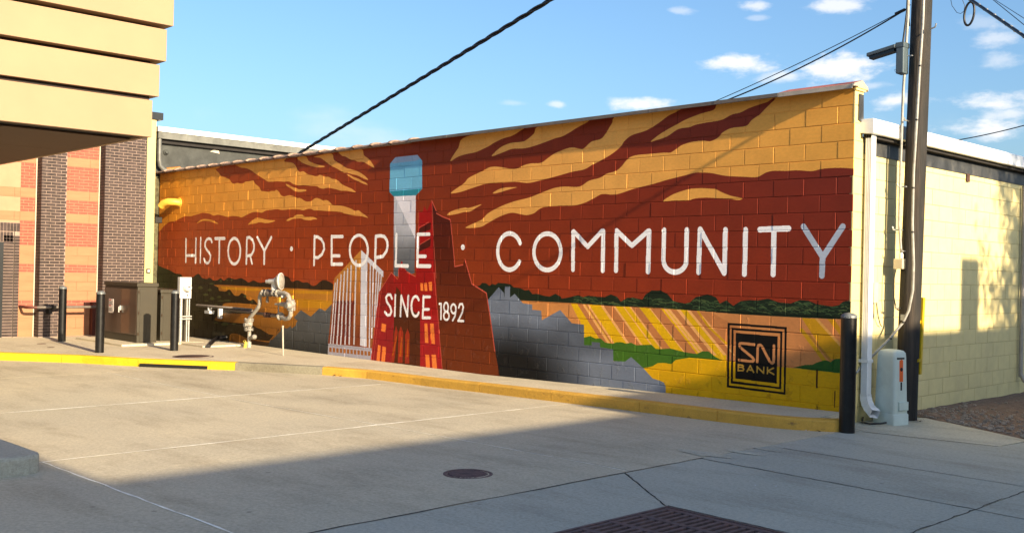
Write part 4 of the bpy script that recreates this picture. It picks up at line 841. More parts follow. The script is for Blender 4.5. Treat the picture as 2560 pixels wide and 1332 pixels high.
# vent hood on the mural, painted yellow
p0 = hit(449, 507, 1, 0); tipx = hit(415, 507, 1, -.25)
vent = part('vent_pipe', MB().tube([(p0.x, .0, p0.z), (p0.x - .0, -.12, p0.z + .01), (p0.x - .10, -.24, p0.z + .01), (p0.x - .22, -.29, p0.z - .02), (p0.x - .30, -.31, p0.z - .09)], .085, 14), M['vent_yellow'], bld)
part('vent_flange', MB().lathe((p0.x, -.002, p0.z), [(.12, 0), (.12, .012), (.09, .016)], (0, -1, 0), 16), M['vent_yellow'], vent)
m = MB(); q = hit(570, 869, 1, 0); m.box(q.x - .33, -.012, q.z - .045, q.x + .33, -.002, q.z + .045); part('name_plate', m, mat('plate_dark', (66, 62, 46), .5, var=.2, scale=30), bld)
q = hit(852, 760, 1, 0)

# ------------------------------------------------------------------ grey building behind the far end
gb = thing('grey_building', (-18.2, 4, 0), 'grey stuccoed building rising behind the far end of the mural wall, with pale metal edging', 'building')
m = MB(); m.box(-26, -.3, -.3, -18.22, 16, 4.62); part('wall', m, M['stucco'], gb)
m = MB(); m.box(-18.22, -.12, 4.70, -18.0, 16, 4.86); part('fascia', m, mat('stained_fascia', (98, 100, 96), .6, var=.25, scale=3, stain=(66, 68, 64), stain_scale=7, stain_amt=.6, stretch=(1, 1, .4)), gb, bevel=.004)
m = MB(); m.box(-26, -.14, 4.862, -17.97, 16, 4.985); part('roof_edge', m, M['white_metal'], gb, bevel=.005)
m = MB(); m.box(-18.215, -.1, 4.60, -18.12, 16, 4.698); part('painted_shadow_gap', m, M['crack'], gb)  # solid near-black strip: the shade of the gap is its colour
c0 = hit(402, 345, 0, -18.1)
H8 = lambda x, y, xx=-18.08: hit(x, y, 0, xx)
dsp = part('downspout', MB().tube([H8(399, 341), H8(398, 400), H8(400, 414), H8(408, 424), H8(418, 426)], .055, 12), M['gray_metal'], gb)
part('spout_end', MB().tube([H8(416, 426), H8(450, 421)], [.07, .05], 12), M['copper'], dsp)
q = hit(415, 381, 0, -18.2); part('pipe_stub', MB().lathe((-18.22, q.y, q.z), [(.07, 0), (.07, .03), (.03, .04), (.03, .08)], (1, 0, 0), 14), M['stucco'], gb)
q = hit(538, 379, 0, -18.2); m = MB(); m.add([(-18.20, q.y - .14, q.z - .02), (-18.19, q.y + .12, q.z - .05), (-18.20, q.y + .10, q.z + .03), (-18.21, q.y - .02, q.z + .06)], [(0, 1, 2, 3)]); part('paint_scar', m, M['white_dirty'], gb)
m = MB(); m.box(-18.28, -.34, -.3, -18.14, .0, 3.78); part('old_wall_end', m, M['stone_old'], gb, bevel=.02)

# ------------------------------------------------------------------ brick bank with its canopy
bank = thing('brick_bank', (-17.6, -3, 0), 'brick bank wall with dark brick piers, salmon and tan bands and a stepped tan canopy', 'building')
XF = -17.42; XP = -17.72            # pier faces and panel plane
m = MB(); m.box(-24, -16, -.3, XP - .012, -.36, 5.05); core = part('wall', m, M['mortar_salmon'], bank)
m = MB(); m.box(-24, -16, 5.05, XF + .06, -.30, 5.22); part('parapet_cap', m, M['door_frame'], bank)
ya, yb = hit(362, 600, 0, XF).y, hit(386, 500, 0, XF).y
m = MB(); m.box(XP - .2, ya, -.3, XF + .02, yb, 5.05); pier = part('corner_pier', m, M['pier_cream'], bank, bevel=.004)
q = hit(370.5, 677, 0, XF + .03); m = MB(); m.box(XF + .021, q.y - .045, q.z - .05, XF + .05, q.y + .045, q.z + .05); bx_ = part('key_box', m, M['door_frame'], bank)
m = MB(); m.box(XF + .051, q.y - .025, q.z - .028, XF + .056, q.y + .025, q.z + .028); part('key_pad', m, M['paper'], bx_)
m = MB(); q = hit(392, 550, 0, XF + .05); m.box(XF - .1, yb + .001, q.z - .07, XF + .1, yb + .16, q.z + .07); part('camera_housing', m, M['ink'], bank, bevel=.01)
BRH, BRW = .0667, .2065
def brick_me(w, h, gap=.011, d=.03):
    mm = MB(); w -= gap; h -= gap; b = .002
    V = [(0, -w / 2 + b, -h / 2 + b), (0, w / 2 - b, -h / 2 + b), (0, w / 2 - b, h / 2 - b), (0, -w / 2 + b, h / 2 - b), (-b, -w / 2, -h / 2), (-b, w / 2, -h / 2), (-b, w / 2, h / 2), (-b, -w / 2, h / 2), (-d, -w / 2, -h / 2), (-d, w / 2, -h / 2), (-d, w / 2, h / 2), (-d, -w / 2, h / 2)]
    return mm.add(V, [(0, 1, 2, 3)] + [(i, i + 4, (i + 1) % 4 + 4, (i + 1) % 4) for i in range(4)] + [(i + 4, i + 8, (i + 1) % 4 + 8, (i + 1) % 4 + 4) for i in range(4)]).mesh('brick')
bc = {}; nbr = [0]
def bricks(ylo, yhi, zlo, zhi, xf, mt, fm, single_ok, parity=0, face='x', parent=None, budget=290):
    z = math.ceil(zlo / BRH) * BRH if zlo > 0 else zlo; k = int(round(z / BRH)) + parity
    while z + BRH <= zhi + 1e-4:
        y = ylo if k % 2 == 0 else ylo - BRW / 2
        while y < yhi - .02:
            a, b = max(y, ylo), min(y + BRW, yhi); w = b - a
            if w > .03:
                if single_ok and nbr[0] < budget:
                    key = (round(w, 3), mt.name)
                    if key not in bc: bc[key] = brick_me(w, BRH); bc[key].materials.append(mt)
                    o = bpy.data.objects.new('brick', bc[key]); COL.objects.link(o); o.parent = parent; o.location = Vector((xf + random.gauss(0, .0007), (a + b) / 2, z + BRH / 2)) - wloc(parent); nbr[0] += 1
                else:
                    g_ = .0055; dx = random.gauss(0, .0007)
                    if face == 'x': fm.box(xf - .02, a + g_, z + g_, xf + dx, b - g_, z + BRH - g_)
                    else: fm.box(a + g_, xf - dx, z + g_, b - g_, xf + .02, z + BRH - g_)
            y += BRW
        z += BRH; k += 1
far_dark = MB(); far_salmon = MB()
def pier_at(pxa, pxb, single_ok):
    a, b = hit(pxa, 600, 0, XF).y, hit(pxb, 600, 0, XF).y
    mm = MB(); mm.box(XP - .05, a + .006, -.3, XF - .008, b - .0, 5.05)
    pr = part('dark_pier', mm, M['mortar_light'], bank)
    bricks(a, b, .0, 4.75, XF, M['brick_dark'], far_dark, single_ok, parent=pr)
    bricks(XP - .01, XF, .0, 4.75, a, M['brick_dark_far'], far_dark, False, face='y')
    return a, b
p2 = pier_at(259, 362.5, True); p1 = pier_at(101, 164, True)
# panels between the piers
bands = [(.0, .86, 't'), (.86, 1.06, 's'), (1.06, 1.73, 't'), (1.73, 1.93, 's'), (1.93, 2.40, 't'), (2.40, 3.0, 's'), (3.0, 3.2, 't'), (3.2, 3.6, 's'), (3.6, 3.8, 't'), (3.8, 4.4, 's')]
# heights read off the photograph on the panel plane
zz = [hit(205, y, 0, XP).z for y in (838, 765, 750, 682, 662, 617, 558, 536, 502, 479, 445, 395, 365)]
kinds = 't s t s t s t s t s t s'.split(); kinds = ['t', 's', 't', 's', 't', 's', 't', 's', 't', 's', 's', 's']
bands = [(-.1, zz[1], 't'), (zz[1], zz[2], 's'), (zz[2], zz[3], 't'), (zz[3], zz[4], 's'), (zz[4], zz[5], 't'), (zz[5], zz[6], 's'), (zz[6], zz[7], 't'), (zz[7], zz[8], 's'), (zz[8], zz[9], 't'), (zz[9], zz[9] + .55, 's'), (zz[9] + .55, zz[9] + .75, 't'), (zz[9] + .75, 4.9, 's')]
def panel(a, b, zmin=-9):
    for (z0, z1, kd) in bands:
        z0 = max(z0, zmin)
        if z1 - z0 < .05: continue
        n_ = max(1, round((z1 - z0) / BRH)) if kd == 's' else None
        if kd == 's':
            h = (z1 - z0) / n_
            for r_ in range(n_):
                y = a - (BRW / 2 if r_ % 2 else 0) - .03
                while y < b:
                    u, v = max(y, a), min(y + BRW, b)
                    if v - u > .02: far_salmon.box(XP - .02, u + .006, z0 + r_ * h + .006, XP + random.gauss(0, .0006), v - .006, z0 + (r_ + 1) * h - .006)
                    y += BRW
        else:
            rows_ = max(1, round((z1 - z0) / .24)); h = (z1 - z0) / rows_
            for r_ in range(rows_):
                y = a - (.25 if r_ % 2 else 0)
                while y < b:
                    u, v = max(y, a), min(y + .62, b)
                    if v - u > .03:
                        mm = MB(); mm.box(XP - .02, u + .002, z0 + r_ * h + .002, XP + random.uniform(-.001, .001), v - .002, z0 + (r_ + 1) * h - .002); part('stone_panel', mm, M['panel_tan'], core)
                    y += .62
panel(p1[1], p2[0] - .0); da = hit(46, 700, 0, XP).y; panel(da, p1[0])
for yy in (p1[0], p2[0]):
    mm = MB(); mm.box(XP + .001, yy - .022, -.1, XP + .012, yy - .003, 4.9); part('sealant_bead', mm, M['sealant'], core)
part('salmon_bricks', far_salmon, M['brick_salmon'], bank, kind='stuff')
# door surround at the frame's left edge
dz = hit(30, 556, 0, XP).z; db = hit(6, 700, 0, XP).y; di = hit(33, 700, 0, XP).y
mm = MB(); mm.box(XP - .01, da - 1.9, -.1, XP + .012, da, dz); sur = part('door_surround', mm, M['mortar_light'], bank)
panel(da - 2.6, da, dz + .01)
z = -.0
while z < dz - .3:
    far_dark.box(XP, di + .01, z + .006, XP + .03, da - .003, z + BRH - .006); far_dark.box(XP, db + .006, z + .006, XP + .022, di - .012, z + BRH - .006); z += BRH
y = da
while y > da - 1.7:
    if y < di: far_dark.box(XP, y - BRH + .006, dz - .42, XP + .022, y - .006, dz - .21)
    far_dark.box(XP, y - BRH + .006, dz - .19, XP + .03, y - .006, dz - .01); y -= BRH
mm = MB(); mm.box(XP, di - .006, -.1, XP + .020, di + .006, dz - .2); part('control_joint', mm, M['crack'], sur)
part('dark_bricks', far_dark, M['brick_dark_far'], bank, kind='stuff')
mm = MB(); mm.box(XP, db - .09, -.1, XP + .03, db, dz - .43); mm.box(XP, db - 1.0, dz - .5, XP + .03, db - .09, dz - .43); dr = part('door_frame', mm, M['door_frame'], bank)
mm = MB(); mm.box(XP, db - 1.0, -.1, XP + .015, db - .09, dz - .5); part('door_glass', mm, mat('dark_glass', (20, 26, 30), .08, var=0), dr)
# canopy: four stepped fascia courses over a soffit
YC = -5.3; c0 = hit(379, 343, 1, YC); XC = c0.x; zb = c0.z
def proj(P):
    d = Vector(P) - CAM; x, y, z = (sum(r[i] * d[j] for j, r in enumerate((MX, MY, MZ))) for i in range(3)); return 1280 + F * x / z, 666 + F * y / z
zs = [zb]; st_ = .058
for k_, ty in ((1, 242), (2, 154), (3, 66), (4, -30)):
    lo, hi = zs[-1], zs[-1] + 2
    for _ in range(30):
        mid = (lo + hi) / 2
        if proj((XC + st_ * k_, YC + st_ * k_, mid))[1] > ty: lo = mid
        else: hi = mid
    zs.append(lo)
can = part('canopy', MB().box(-17.75, -15.9, zb + .03, XC - .03, YC - .03, zs[-1] + .3), M['groove_shade'], bank)
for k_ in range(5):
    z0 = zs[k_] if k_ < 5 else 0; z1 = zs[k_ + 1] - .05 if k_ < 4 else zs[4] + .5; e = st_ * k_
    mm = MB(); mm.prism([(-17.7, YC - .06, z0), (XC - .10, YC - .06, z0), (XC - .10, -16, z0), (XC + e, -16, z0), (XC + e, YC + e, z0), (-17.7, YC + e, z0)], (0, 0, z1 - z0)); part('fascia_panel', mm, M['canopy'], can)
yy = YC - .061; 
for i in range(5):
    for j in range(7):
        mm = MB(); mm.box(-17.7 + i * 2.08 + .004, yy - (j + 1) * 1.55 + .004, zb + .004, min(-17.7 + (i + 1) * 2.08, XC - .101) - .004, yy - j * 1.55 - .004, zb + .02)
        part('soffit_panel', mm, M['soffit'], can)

# ------------------------------------------------------------------ what casts the shade: buildings and a tree across the alley
oth = thing('flat_building_across_the_alley', (14, 2, 0), 'flat roofed building across the alley with a square chimney', 'building')
m = MB(); m.box(14, -3.1, -.4, 24, 22, 5.56); m.box(14.0, -10.1, -.4, 24, -3.11, 5.22); part('wall', m, M['caster_wall'], oth)
m = MB(); m.box(14, -17, -.4, 24, -10.11, 6.9); part('tall_wing', m, M['caster_wall'], oth)
m = MB(); m.box(14.05, 1.43, 5.56, 14.6, 1.99, 6.56); part('chimney', m, M['caster_wall'], oth)
for i in range(5):
    m = MB(); m.box(13.97, 1 + i * 3.2, 1.2, 14.02, 2.4 + i * 3.2, 2.9); w_ = part('window', m, M['door_frame'], oth)
TY_ = 3.9
tr = thing('leafy_tree', (12.4, TY_, 0), 'leafy street tree in front of the flat building across the alley', 'tree')
part('trunk', MB().tube([(12.4, TY_ + .5, -.3), (12.45, TY_ + .4, 2.2), (12.4, TY_ + .2, 4.2), (12.5, TY_, 7.5)], [.2, .16, .11, .04], 10), M['bark'], tr)
br = MB(); lf = MB(); rr = random.Random(3)
for i in range(44):
    z0 = rr.uniform(3.2, 7.2); a = rr.uniform(0, 6.28); L = rr.uniform(.7, 1.9); p0_ = Vector((12.43, TY_ + .2, z0)); p1_ = p0_ + Vector((math.cos(a) * L, math.sin(a) * L, rr.uniform(.5, 1.5)))
    br.tube([p0_, (p0_ + p1_) / 2 + Vector((0, 0, .1)), p1_], [.035, .022, .008], 6)
    for j in range(170):
        t = rr.uniform(.2, 1.1); c = p0_.lerp(p1_, t) + Vector((rr.gauss(0, .13), rr.gauss(0, .13), rr.gauss(0, .28))); u = Vector((rr.gauss(0, 1), rr.gauss(0, 1), rr.gauss(0, 1))).normalized(); v = u.orthogonal().normalized(); s_ = rr.uniform(.05, .09)
        lf.add([c - u * s_, c + v * s_ * .6, c + u * s_, c - v * s_ * .6], [(0, 1, 2, 3)])
part('limbs', br, M['bark'], tr); part('crown', lf, M['leaf'], tr)

# ------------------------------------------------------------------ street things
def gnd(px, py, zf):
    z = 0
    for _ in range(30): p = hit(px, py, 2, z); z = zf(p.x)
    return p
def PW(px, py, y): return hit(px, py, 1, y)
# bollards
def bollard_mesh(r, h):
    return MB().lathe((0, 0, -.05), [(r, 0), (r, h - .02 + .05)], n=28), MB().lathe((0, 0, h - .02), [(r * 1.03, 0), (r * 1.03, .02), (r * .95, .035), (r * .6, .055), (0.0, .062)], n=28)
b0 = gnd(155, 853, Sz)
sh, cp = bollard_mesh(.078, 1.12)
def bollard(x, y, z, label, h=1.12, meshes=[]):
    t = thing('bollard', (x, y, z), label, 'bollard', 'black steel bollards')
    if not meshes: meshes += [sh.mesh('post'), cp.mesh('cap')]; meshes[0].materials.append(M['black']); meshes[1].materials.append(M['black_cap'])
    for nme, me, sc in (('post', meshes[0], h / 1.12), ('cap', meshes[1], 1)):
        o = bpy.data.objects.new(nme, me); COL.objects.link(o); o.parent = t
        if sc != 1: o.scale = (1, 1, sc)
        if nme == 'cap': o.location.z = h - 1.12
    return t
bollard(-16.08, -2.98, -.01, 'black bollard in front of the brick wall, leftmost of the bollards')
bollard(-13.04, -3.40, -.004, 'black bollard just left of the dark brown utility cabinet', h=1.10)
bollard(-12.82, -2.06, -.004, 'black bollard between the brown cabinet and the white meter box')
big = thing('bollard', (.294, -.604, 0), 'tall black bollard with a domed cap at the near corner of the mural wall', 'bollard', 'black steel bollards')
part('post', MB().lathe((.294, -.604, -.02), [(.084, 0), (.084, 1.265)], n=36), M['black'], big); part('cap', MB().lathe((.294, -.604, 1.24), [(.087, 0), (.087, .02), (.08, .035), (.05, .052), (0, .06)], n=36), M['black_cap'], big)

# brown utility cabinets
def cabinet(xa, xb, ya, yb, z0, h, label, pad, front=True):
    t = thing('utility_cabinet', ((xa + xb) / 2, (ya + yb) / 2, z0), label, 'utility cabinet')
    m = MB(); m.mi = 0; m.box(xa + .02, ya + .02, z0, xb - .02, yb, z0 + h - .08); body = part('body', m, M['cabinet_matte'], t, bevel=.008)
    m = MB(); m.box(xa, ya, z0 + h - .08, xb, yb + .02, z0 + h); part('lid', m, M['cabinet_matte'], t, bevel=.012)
    mid = (xa + xb) / 2 + .05
    if front:
        for (u, v) in ((xa + .04, mid - .004), (mid + .004, xb - .04)):
            m = MB(); m.box(u, ya + .006, z0 + .16, v, ya + .0195, z0 + h - .13); d = part('door', m, M['cabinet'], t, bevel=.003)
        m = MB(); m.box(mid - .03, ya - .03, z0 + h * .52, mid + .03, ya + .006, z0 + h * .60); m.box(mid - .02, ya - .045, z0 + h * .48, mid + .0, ya - .02, z0 + h * .58); part('padlock', m, M['galv'], t, bevel=.006)
        s_ = MB(); s_.box(xa + .28, ya + .002, z0 + h * .46, xa + .52, ya + .0055, z0 + h * .70); st = part('warning_label', s_, M['paper'], t)
        s_ = MB(); s_.box(xa + .30, ya + .0005, z0 + h * .672, xa + .40, ya + .0018, z0 + h * .69); s_.box(xa + .30, ya + .0005, z0 + h * .575, xa + .40, ya + .0018, z0 + h * .592); part('red_heading', s_, M['red_ink'], st)
        s_ = MB()
        for i in range(5): s_.box(xa + .30, ya + .0005, z0 + h * (.485 + i * .014), xa + .30 + random.uniform(.1, .2), ya + .0018, z0 + h * (.491 + i * .014)); s_.box(xa + .30, ya + .0005, z0 + h * (.60 + i * .013), xa + .30 + random.uniform(.1, .2), ya + .0018, z0 + h * (.605 + i * .013))
        part('fine_print', s_, M['ink'], st)
    # hinges and the side panel seam
    s_ = MB()
    for zz_ in (.15, .5, .85): s_.box(xb - .021, ya + .03, z0 + h * zz_ - .03, xb - .005, ya + .055, z0 + h * zz_ + .03)
    part('hinge', s_, M['cabinet'], t)
    s_ = MB(); s_.box(xb - .0205, ya + .075, z0 + .02, xb - .012, yb - .02, z0 + h - .12); part('side_panel', s_, M['cabinet_matte'], t, bevel=.003)
    return t
pc = thing('concrete_pad', (-15.2, -1.8, 0), 'low concrete pad under the brown utility cabinets', 'concrete pad')
m = MB(); m.box(-16.6, -2.5, -.05, -14.2, -.75, .035); m.box(-14.19, -1.25, -.05, -13.25, -.35, .03); part('pad', m, M['conc_walk'], pc, bevel=.01)
cb = gnd(340, 862, lambda x: .035); ct = gnd(275, 848, lambda x: .035)
cabinet(-16.15, -14.45, -2.10, -1.66, .035, 1.22, 'tall dark brown steel cabinet with glossy doors and a white warning label', 1)
cabinet(-16.3, -14.72, -1.48, -.85, .036, 1.08, 'lower brown cabinet half hidden behind the tall glossy one', 1, front=False)

# electric meter on its stand
ep = gnd(459, 859, Sz); ye = ep.y
em_ = thing('electric_meter', (ep.x, ye, 0), 'white electric meter box on galvanised legs beside the mural', 'electric meter')
XE = ep.x; HX = lambda px, py: hit(px, py, 0, XE)
ya_, yb_ = HX(450, 720).y, HX(479, 720).y; za_, zb_ = HX(464, 746).z, HX(464, 693).z
part('box', MB().box(XE - .12, ya_, za_, XE, yb_, zb_), M['meter_white'], em_, bevel=.01)
q = HX(466, 719); mt_ = part('meter', MB().lathe((XE, q.y, q.z), [(.085, 0), (.085, .04), (.075, .05), (.07, .11), (.055, .12), (0, .122)], (1, 0, 0), 22), M['meter_white'], em_)
part('display', MB().box(XE + .121, q.y - .03, q.z + .01, XE + .126, q.y + .03, q.z + .03), M['ink'], mt_)
part('latch', MB().box(XE, q.y + .01, za_ + .05, XE + .012, q.y + .03, za_ + .09), M['ink'], em_)
for (px_, r_) in ((455, .034), (470, .016), (475.5, .016)): part('leg', MB().tube([(XE - .06, HX(px_, 800).y, -.03), (XE - .06, HX(px_, 800).y, za_ + .01)], r_, 10), M['galv'], em_)
yy0, yy1 = HX(450, 800).y, HX(480, 800).y
part('strut', MB().box(XE - .03, yy0, .50, XE - .01, yy1, .525).box(XE - .03, yy0, .555, XE - .01, yy1, .58), M['galv'], em_)

# gas meter set
gp = gnd(622, 886, Sz); yg = -.42
Z5 = lambda x, y: (590 + x / 5.794, 670 + y / 5.794)
def GP(x, y, yy=None): return PW(*Z5(x, y), yg if yy is None else yy)
gas = thing('gas_meter_set', tuple(GP(185, 1280)), 'grey gas regulator and pipework standing in front of the mural', 'gas meter')
bz = GP(185, 1285); 
ris = part('riser', MB().tube([(bz.x, yg, bz.z - .2), (bz.x, yg, GP(185, 1060).z), (bz.x, yg, GP(185, 740).z)], .037, 14), M['gas_grey'], gas)
def flange(cx_, cy_, axis, r=.1, w=.02, dbl=True, n=16):
    p = GP(cx_, cy_); mm = MB(); ax = Vector(axis); 
    for o in ((-.02, .006) if dbl else (0,)): mm.lathe(p + ax * o, [(r, 0), (r, w * .8)], axis, n)
    for k_ in range(6):
        an = k_ * math.pi / 3; u = ax.orthogonal().normalized(); v_ = ax.cross(u); c_ = p + (u * math.cos(an) + v_ * math.sin(an)) * r * .78; mm.lathe(c_ - ax * .035, [(.012, 0), (.012, .075)], axis, 6)
    return part('flange', mm, M['gas_grey'], gas)
flange(188, 885, (0, 0, 1)); flange(188, 752, (0, 0, 1))
part('valve', MB().lathe(tuple(GP(188, 860)), [(.05, 0), (.075, .04), (.075, .1), (.05, .14)], n=14).lathe(tuple(GP(215, 820)), [(.03, 0), (.03, .12), (.045, .13), (.045, .15)], (0, -1, 0), 10), M['gas_grey'], gas)
part('bypass_valve', MB().tube([GP(190, 1010), GP(230, 1000), GP(255, 995)], [.03, .04, .045], 10).lathe(tuple(GP(262, 995)), [(.02, -.04), (.05, -.02), (.05, .03), (.02, .05)], (1, 0, 0), 12), M['gas_grey'], gas)
part('lower_sleeve', MB().lathe((bz.x, yg, bz.z - .05), [(.045, 0), (.045, GP(185, 1065).z - bz.z + .05)], n=14), M['conduit'], gas)
part('inlet_pipe', MB().tube([GP(190, 745), GP(205, 715), GP(315, 580), GP(342, 530), GP(345, 420), GP(358, 375), GP(400, 358)], .040, 14), M['gas_grey'], gas)
part('upper_pipe', MB().tube([GP(395, 358), GP(700, 362), GP(750, 390), GP(772, 440), GP(790, 520), GP(800, 600), GP(790, 680), GP(765, 722), GP(715, 735), GP(665, 705)], .043, 14), M['gas_grey'], gas)
for q_ in ((400, 360), (455, 360), (560, 360), (610, 362)): flange(*q_, (1, 0, 0), .078, .02, False)
part('body_valve', MB().lathe(tuple(GP(440, 362)), [(.05, 0), (.07, .05), (.07, .16), (.05, .2)], (1, 0, 0), 14).lathe(tuple(GP(455, 400)), [(.02, -.14), (.035, -.12), (.02, 0)], (0, 0, 1), 10), M['pipe_grey'], gas)
flange(790, 480, (.25, 0, 1), .082); flange(800, 590, (0, 0, 1), .082); flange(640, 695, (1, 0, 0), .08, .02, True)
part('body_casting', MB().lathe(tuple(GP(798, 575)), [(.05, 0), (.085, .03), (.085, .1), (.05, .14)], n=14).lathe(tuple(GP(815, 540)), [(.04, 0), (.07, .03), (.07, .1), (.05, .13)], (0, -1, 0), 16), M['gas_grey'], gas)
rc = GP(600, 190)
reg = part('regulator', MB().lathe(tuple(rc + Vector((.06, .045, 0))), [(.075, -.11), (.12, -.075), (.15, -.035), (.155, -.01), (.155, .01), (.145, .02), (.09, .04), (.0, .045)], (.79, .62, .05), 30), M['gas_grey'], gas)
part('regulator_rim', MB().lathe(tuple(rc + Vector((.06, .045, 0))), [(.168, -.012), (.168, .010)], (.79, .62, .05), 30), M['meter_white'], reg)
part('spring_tube', MB().lathe(tuple(rc + Vector((-.02, -.015, 0))), [(.07, 0), (.07, -.03), (.048, -.04), (.048, -.15), (.036, -.155), (.036, -.21), (.02, -.215)], (.79, .62, .05), 18), M['meter_white'], gas)
part('regulator_neck', MB().lathe(tuple(GP(560, 320)), [(.07, 0), (.075, .02), (.068, .06), (.07, .16)], n=18), M['meter_white'], gas)
part('pilot_loader', MB().tube([GP(640, 520), GP(720, 530), GP(790, 525)], [.04, .05, .04], 12).tube([GP(570, 522), GP(640, 524)], .02, 8).tube([GP(615, 520), GP(615, 640)], .013, 8).tube([GP(700, 500), GP(770, 500)], .012, 8).tube([GP(700, 570), GP(770, 570)], .012, 8), M['gas_grey'], gas)
part('vent_stub', MB().tube([GP(680, 400), GP(685, 430)], .045, 12), M['meter_white'], gas)
m = MB(); a, b = PW(*Z5(785, 690), -.02), PW(*Z5(828, 395), -.02); m.box(a.x, -.03, a.z, b.x, -.012, b.z); part('wall_bracket', m, M['vent_yellow'], gas)
m = MB(); a, b = PW(*Z5(605, 492), -.10), PW(*Z5(640, 425), -.10); m.box(a.x, -.11, a.z, b.x, -.09, b.z); part('stand_bracket', m, M['vent_yellow'], gas)
e1 = GP(640, 695); e2 = PW(560, 787, -.2); e3 = PW(470, 768, -.2)
part('outlet_pipe', MB().tube([e1, GP(520, 688), (GP(480, 684).x, -.30, GP(480, 684).z), (e2.x, -.2, GP(480, 684).z + .02), (-13.2, -.2, GP(480, 684).z + .06), (-15.6, -.22, GP(480, 684).z + .06)], .03, 12), M['pipe_grey'], gas)
part('union', MB().lathe(tuple(GP(445, 676, -.36)), [(.035, -.09), (.055, -.06), (.055, 0), (.035, .02), (.035, .06), (.05, .08), (.05, .12)], (1, 0, 0), 12), M['rust'], gas)
q = PW(524, 772, -.2); part('pipe_clamp', MB().box(q.x - .12, -.26, q.z - .10, q.x + .1, -.14, q.z - .035).box(q.x - .02, -.24, q.z - .03, q.x + .02, -.16, q.z + .06).box(q.x + .18, -.1, q.z - .2, q.x + .24, -.01, q.z + .02), M['meter_white'], gas)
# second line on the bank wall
z1 = hit(110, 768, 0, XF + .22).z; yL = hit(70, 768, 0, XF + .22).y
gl = thing('wall_gas_line', (XF + .2, -2, z1), 'grey and maroon gas line running across the brick bank wall', 'pipe')
part('pipe', MB().tube([(XF + .22, yL + .18, z1), (XF + .22, -1.15, z1)], .03, 12), M['pipe_grey'], gl)
part('elbow', MB().tube([(XP, yL, z1), (XF + .12, yL, z1), (XF + .2, yL + .03, z1), (XF + .22, yL + .19, z1)], .03, 12), M['pipe_red'], gl)
q = hit(128, 768, 0, XF + .22); part('coupling', MB().lathe((XF + .22, q.y, z1), [(.06, 0), (.06, .05), (.04, .06), (.04, .1)], (0, 1, 0), 12).box(XF - .0, q.y - .03, z1 - .14, XF + .2, q.y + .03, z1 - .05), M['ink'], gl)
part('standoff_box', MB().box(XP, p2[0] - .16, -.1, XP + .16, p2[0] - .04, z1 + .09), M['pipe_red'], gl)

# yellow marker post, thin stake, elbow pipe on the ground, wall things
s0 = gnd(620, 889, Sz)
mk = thing('marker_post', (GP(165, 1285).x, -.55, 0), 'short leaning yellow pipe marker at the foot of the gas riser', 'marker post')
part('tube', MB().tube([(GP(172, 1285).x, -.55, GP(172, 1285).z - .05), GP(145, 1075, -.55)], .033, 12), M['yellow_pvc'], mk)
part('wire_loop', MB().tube([GP(125, 1060, -.55) + Vector((math.cos(a) * .05, 0, math.sin(a) * .02)) for a in np.linspace(0, 5.8, 12)], .007, 6), M['yellow_pvc'], mk)
p = gnd(708, 888, Sz); tp = PW(707, 817, p.y)
single('thin_stake', MB().tube([(p.x, p.y, p.z - .05), (tp.x, p.y, tp.z)], .016, 8).lathe(tuple(tp), [(.022, 0), (.022, .02), (0, .03)], n=8), M['white_dirty'], (p.x, p.y, p.z), 'thin pale vent stake standing alone right of the gas regulator', 'stake')
p = gnd(524, 866, lambda x: .02)
single('ground_pipe', MB().tube([tuple(gnd(521, 869, Sz) + Vector((0, 0, .03))), tuple(gnd(534, 857, Sz) + Vector((0, 0, .05))), (gnd(545, 853, Sz).x, -.2, .07), (gnd(552, 853, Sz).x, .0, .08)], .045, 12), M['cable'], tuple(gnd(521, 869, Sz)), 'short black drain pipe bending out of the foot of the mural wall', 'pipe')

# manholes
def manhole(px, py, zf, r, label, grid):
    p = gnd(px, py, zf); z = zf(p.x); t = thing('manhole_cover', (p.x, p.y, z), label, 'manhole cover')
    part('rim', MB().lathe((p.x, p.y, z - .04), [(r + .03, 0), (r + .03, .044), (r + .002, .044), (r + .002, .02)], n=40), M['iron'], t)
    part('lid', MB().lathe((p.x, p.y, z - .03), [(r - .003, 0), (r - .003, .03), (0, .031)], n=40), M['iron'] if grid else M['rust'], t)
    if grid:
        m = MB()
        for i in range(-9, 10):
            for j in range(-9, 10):
                x, y = i * r / 9.6, j * r / 9.6
                if x * x + y * y < (r * .92) ** 2: m.box(p.x + x - .008, p.y + y - .008, z, p.x + x + .008, p.y + y + .008, z + .004)
        part('tread_studs', m, M['iron'], t, kind='stuff')
manhole(1170, 1184, Gz, .175, 'round iron manhole cover in the shaded driveway', True)
manhole(483, 891, Sz, .33, 'rusty round lid set in the sidewalk near the white meter box', False)
p = gnd(100, 857, Sz); 
for (px, py, dx) in ((104, 859, .09), (127, 868, .07)):
    p = gnd(px, py, Sz); single('valve_cover', MB().lathe((p.x, p.y, p.z - .01), [(dx, 0), (dx, .013), (0, .014)], n=20), M['rust'], tuple(p), 'small dark valve lid in the sidewalk, ' + ('nearest the brick pier' if px == 104 else 'nearest the kerb'), 'valve lid')

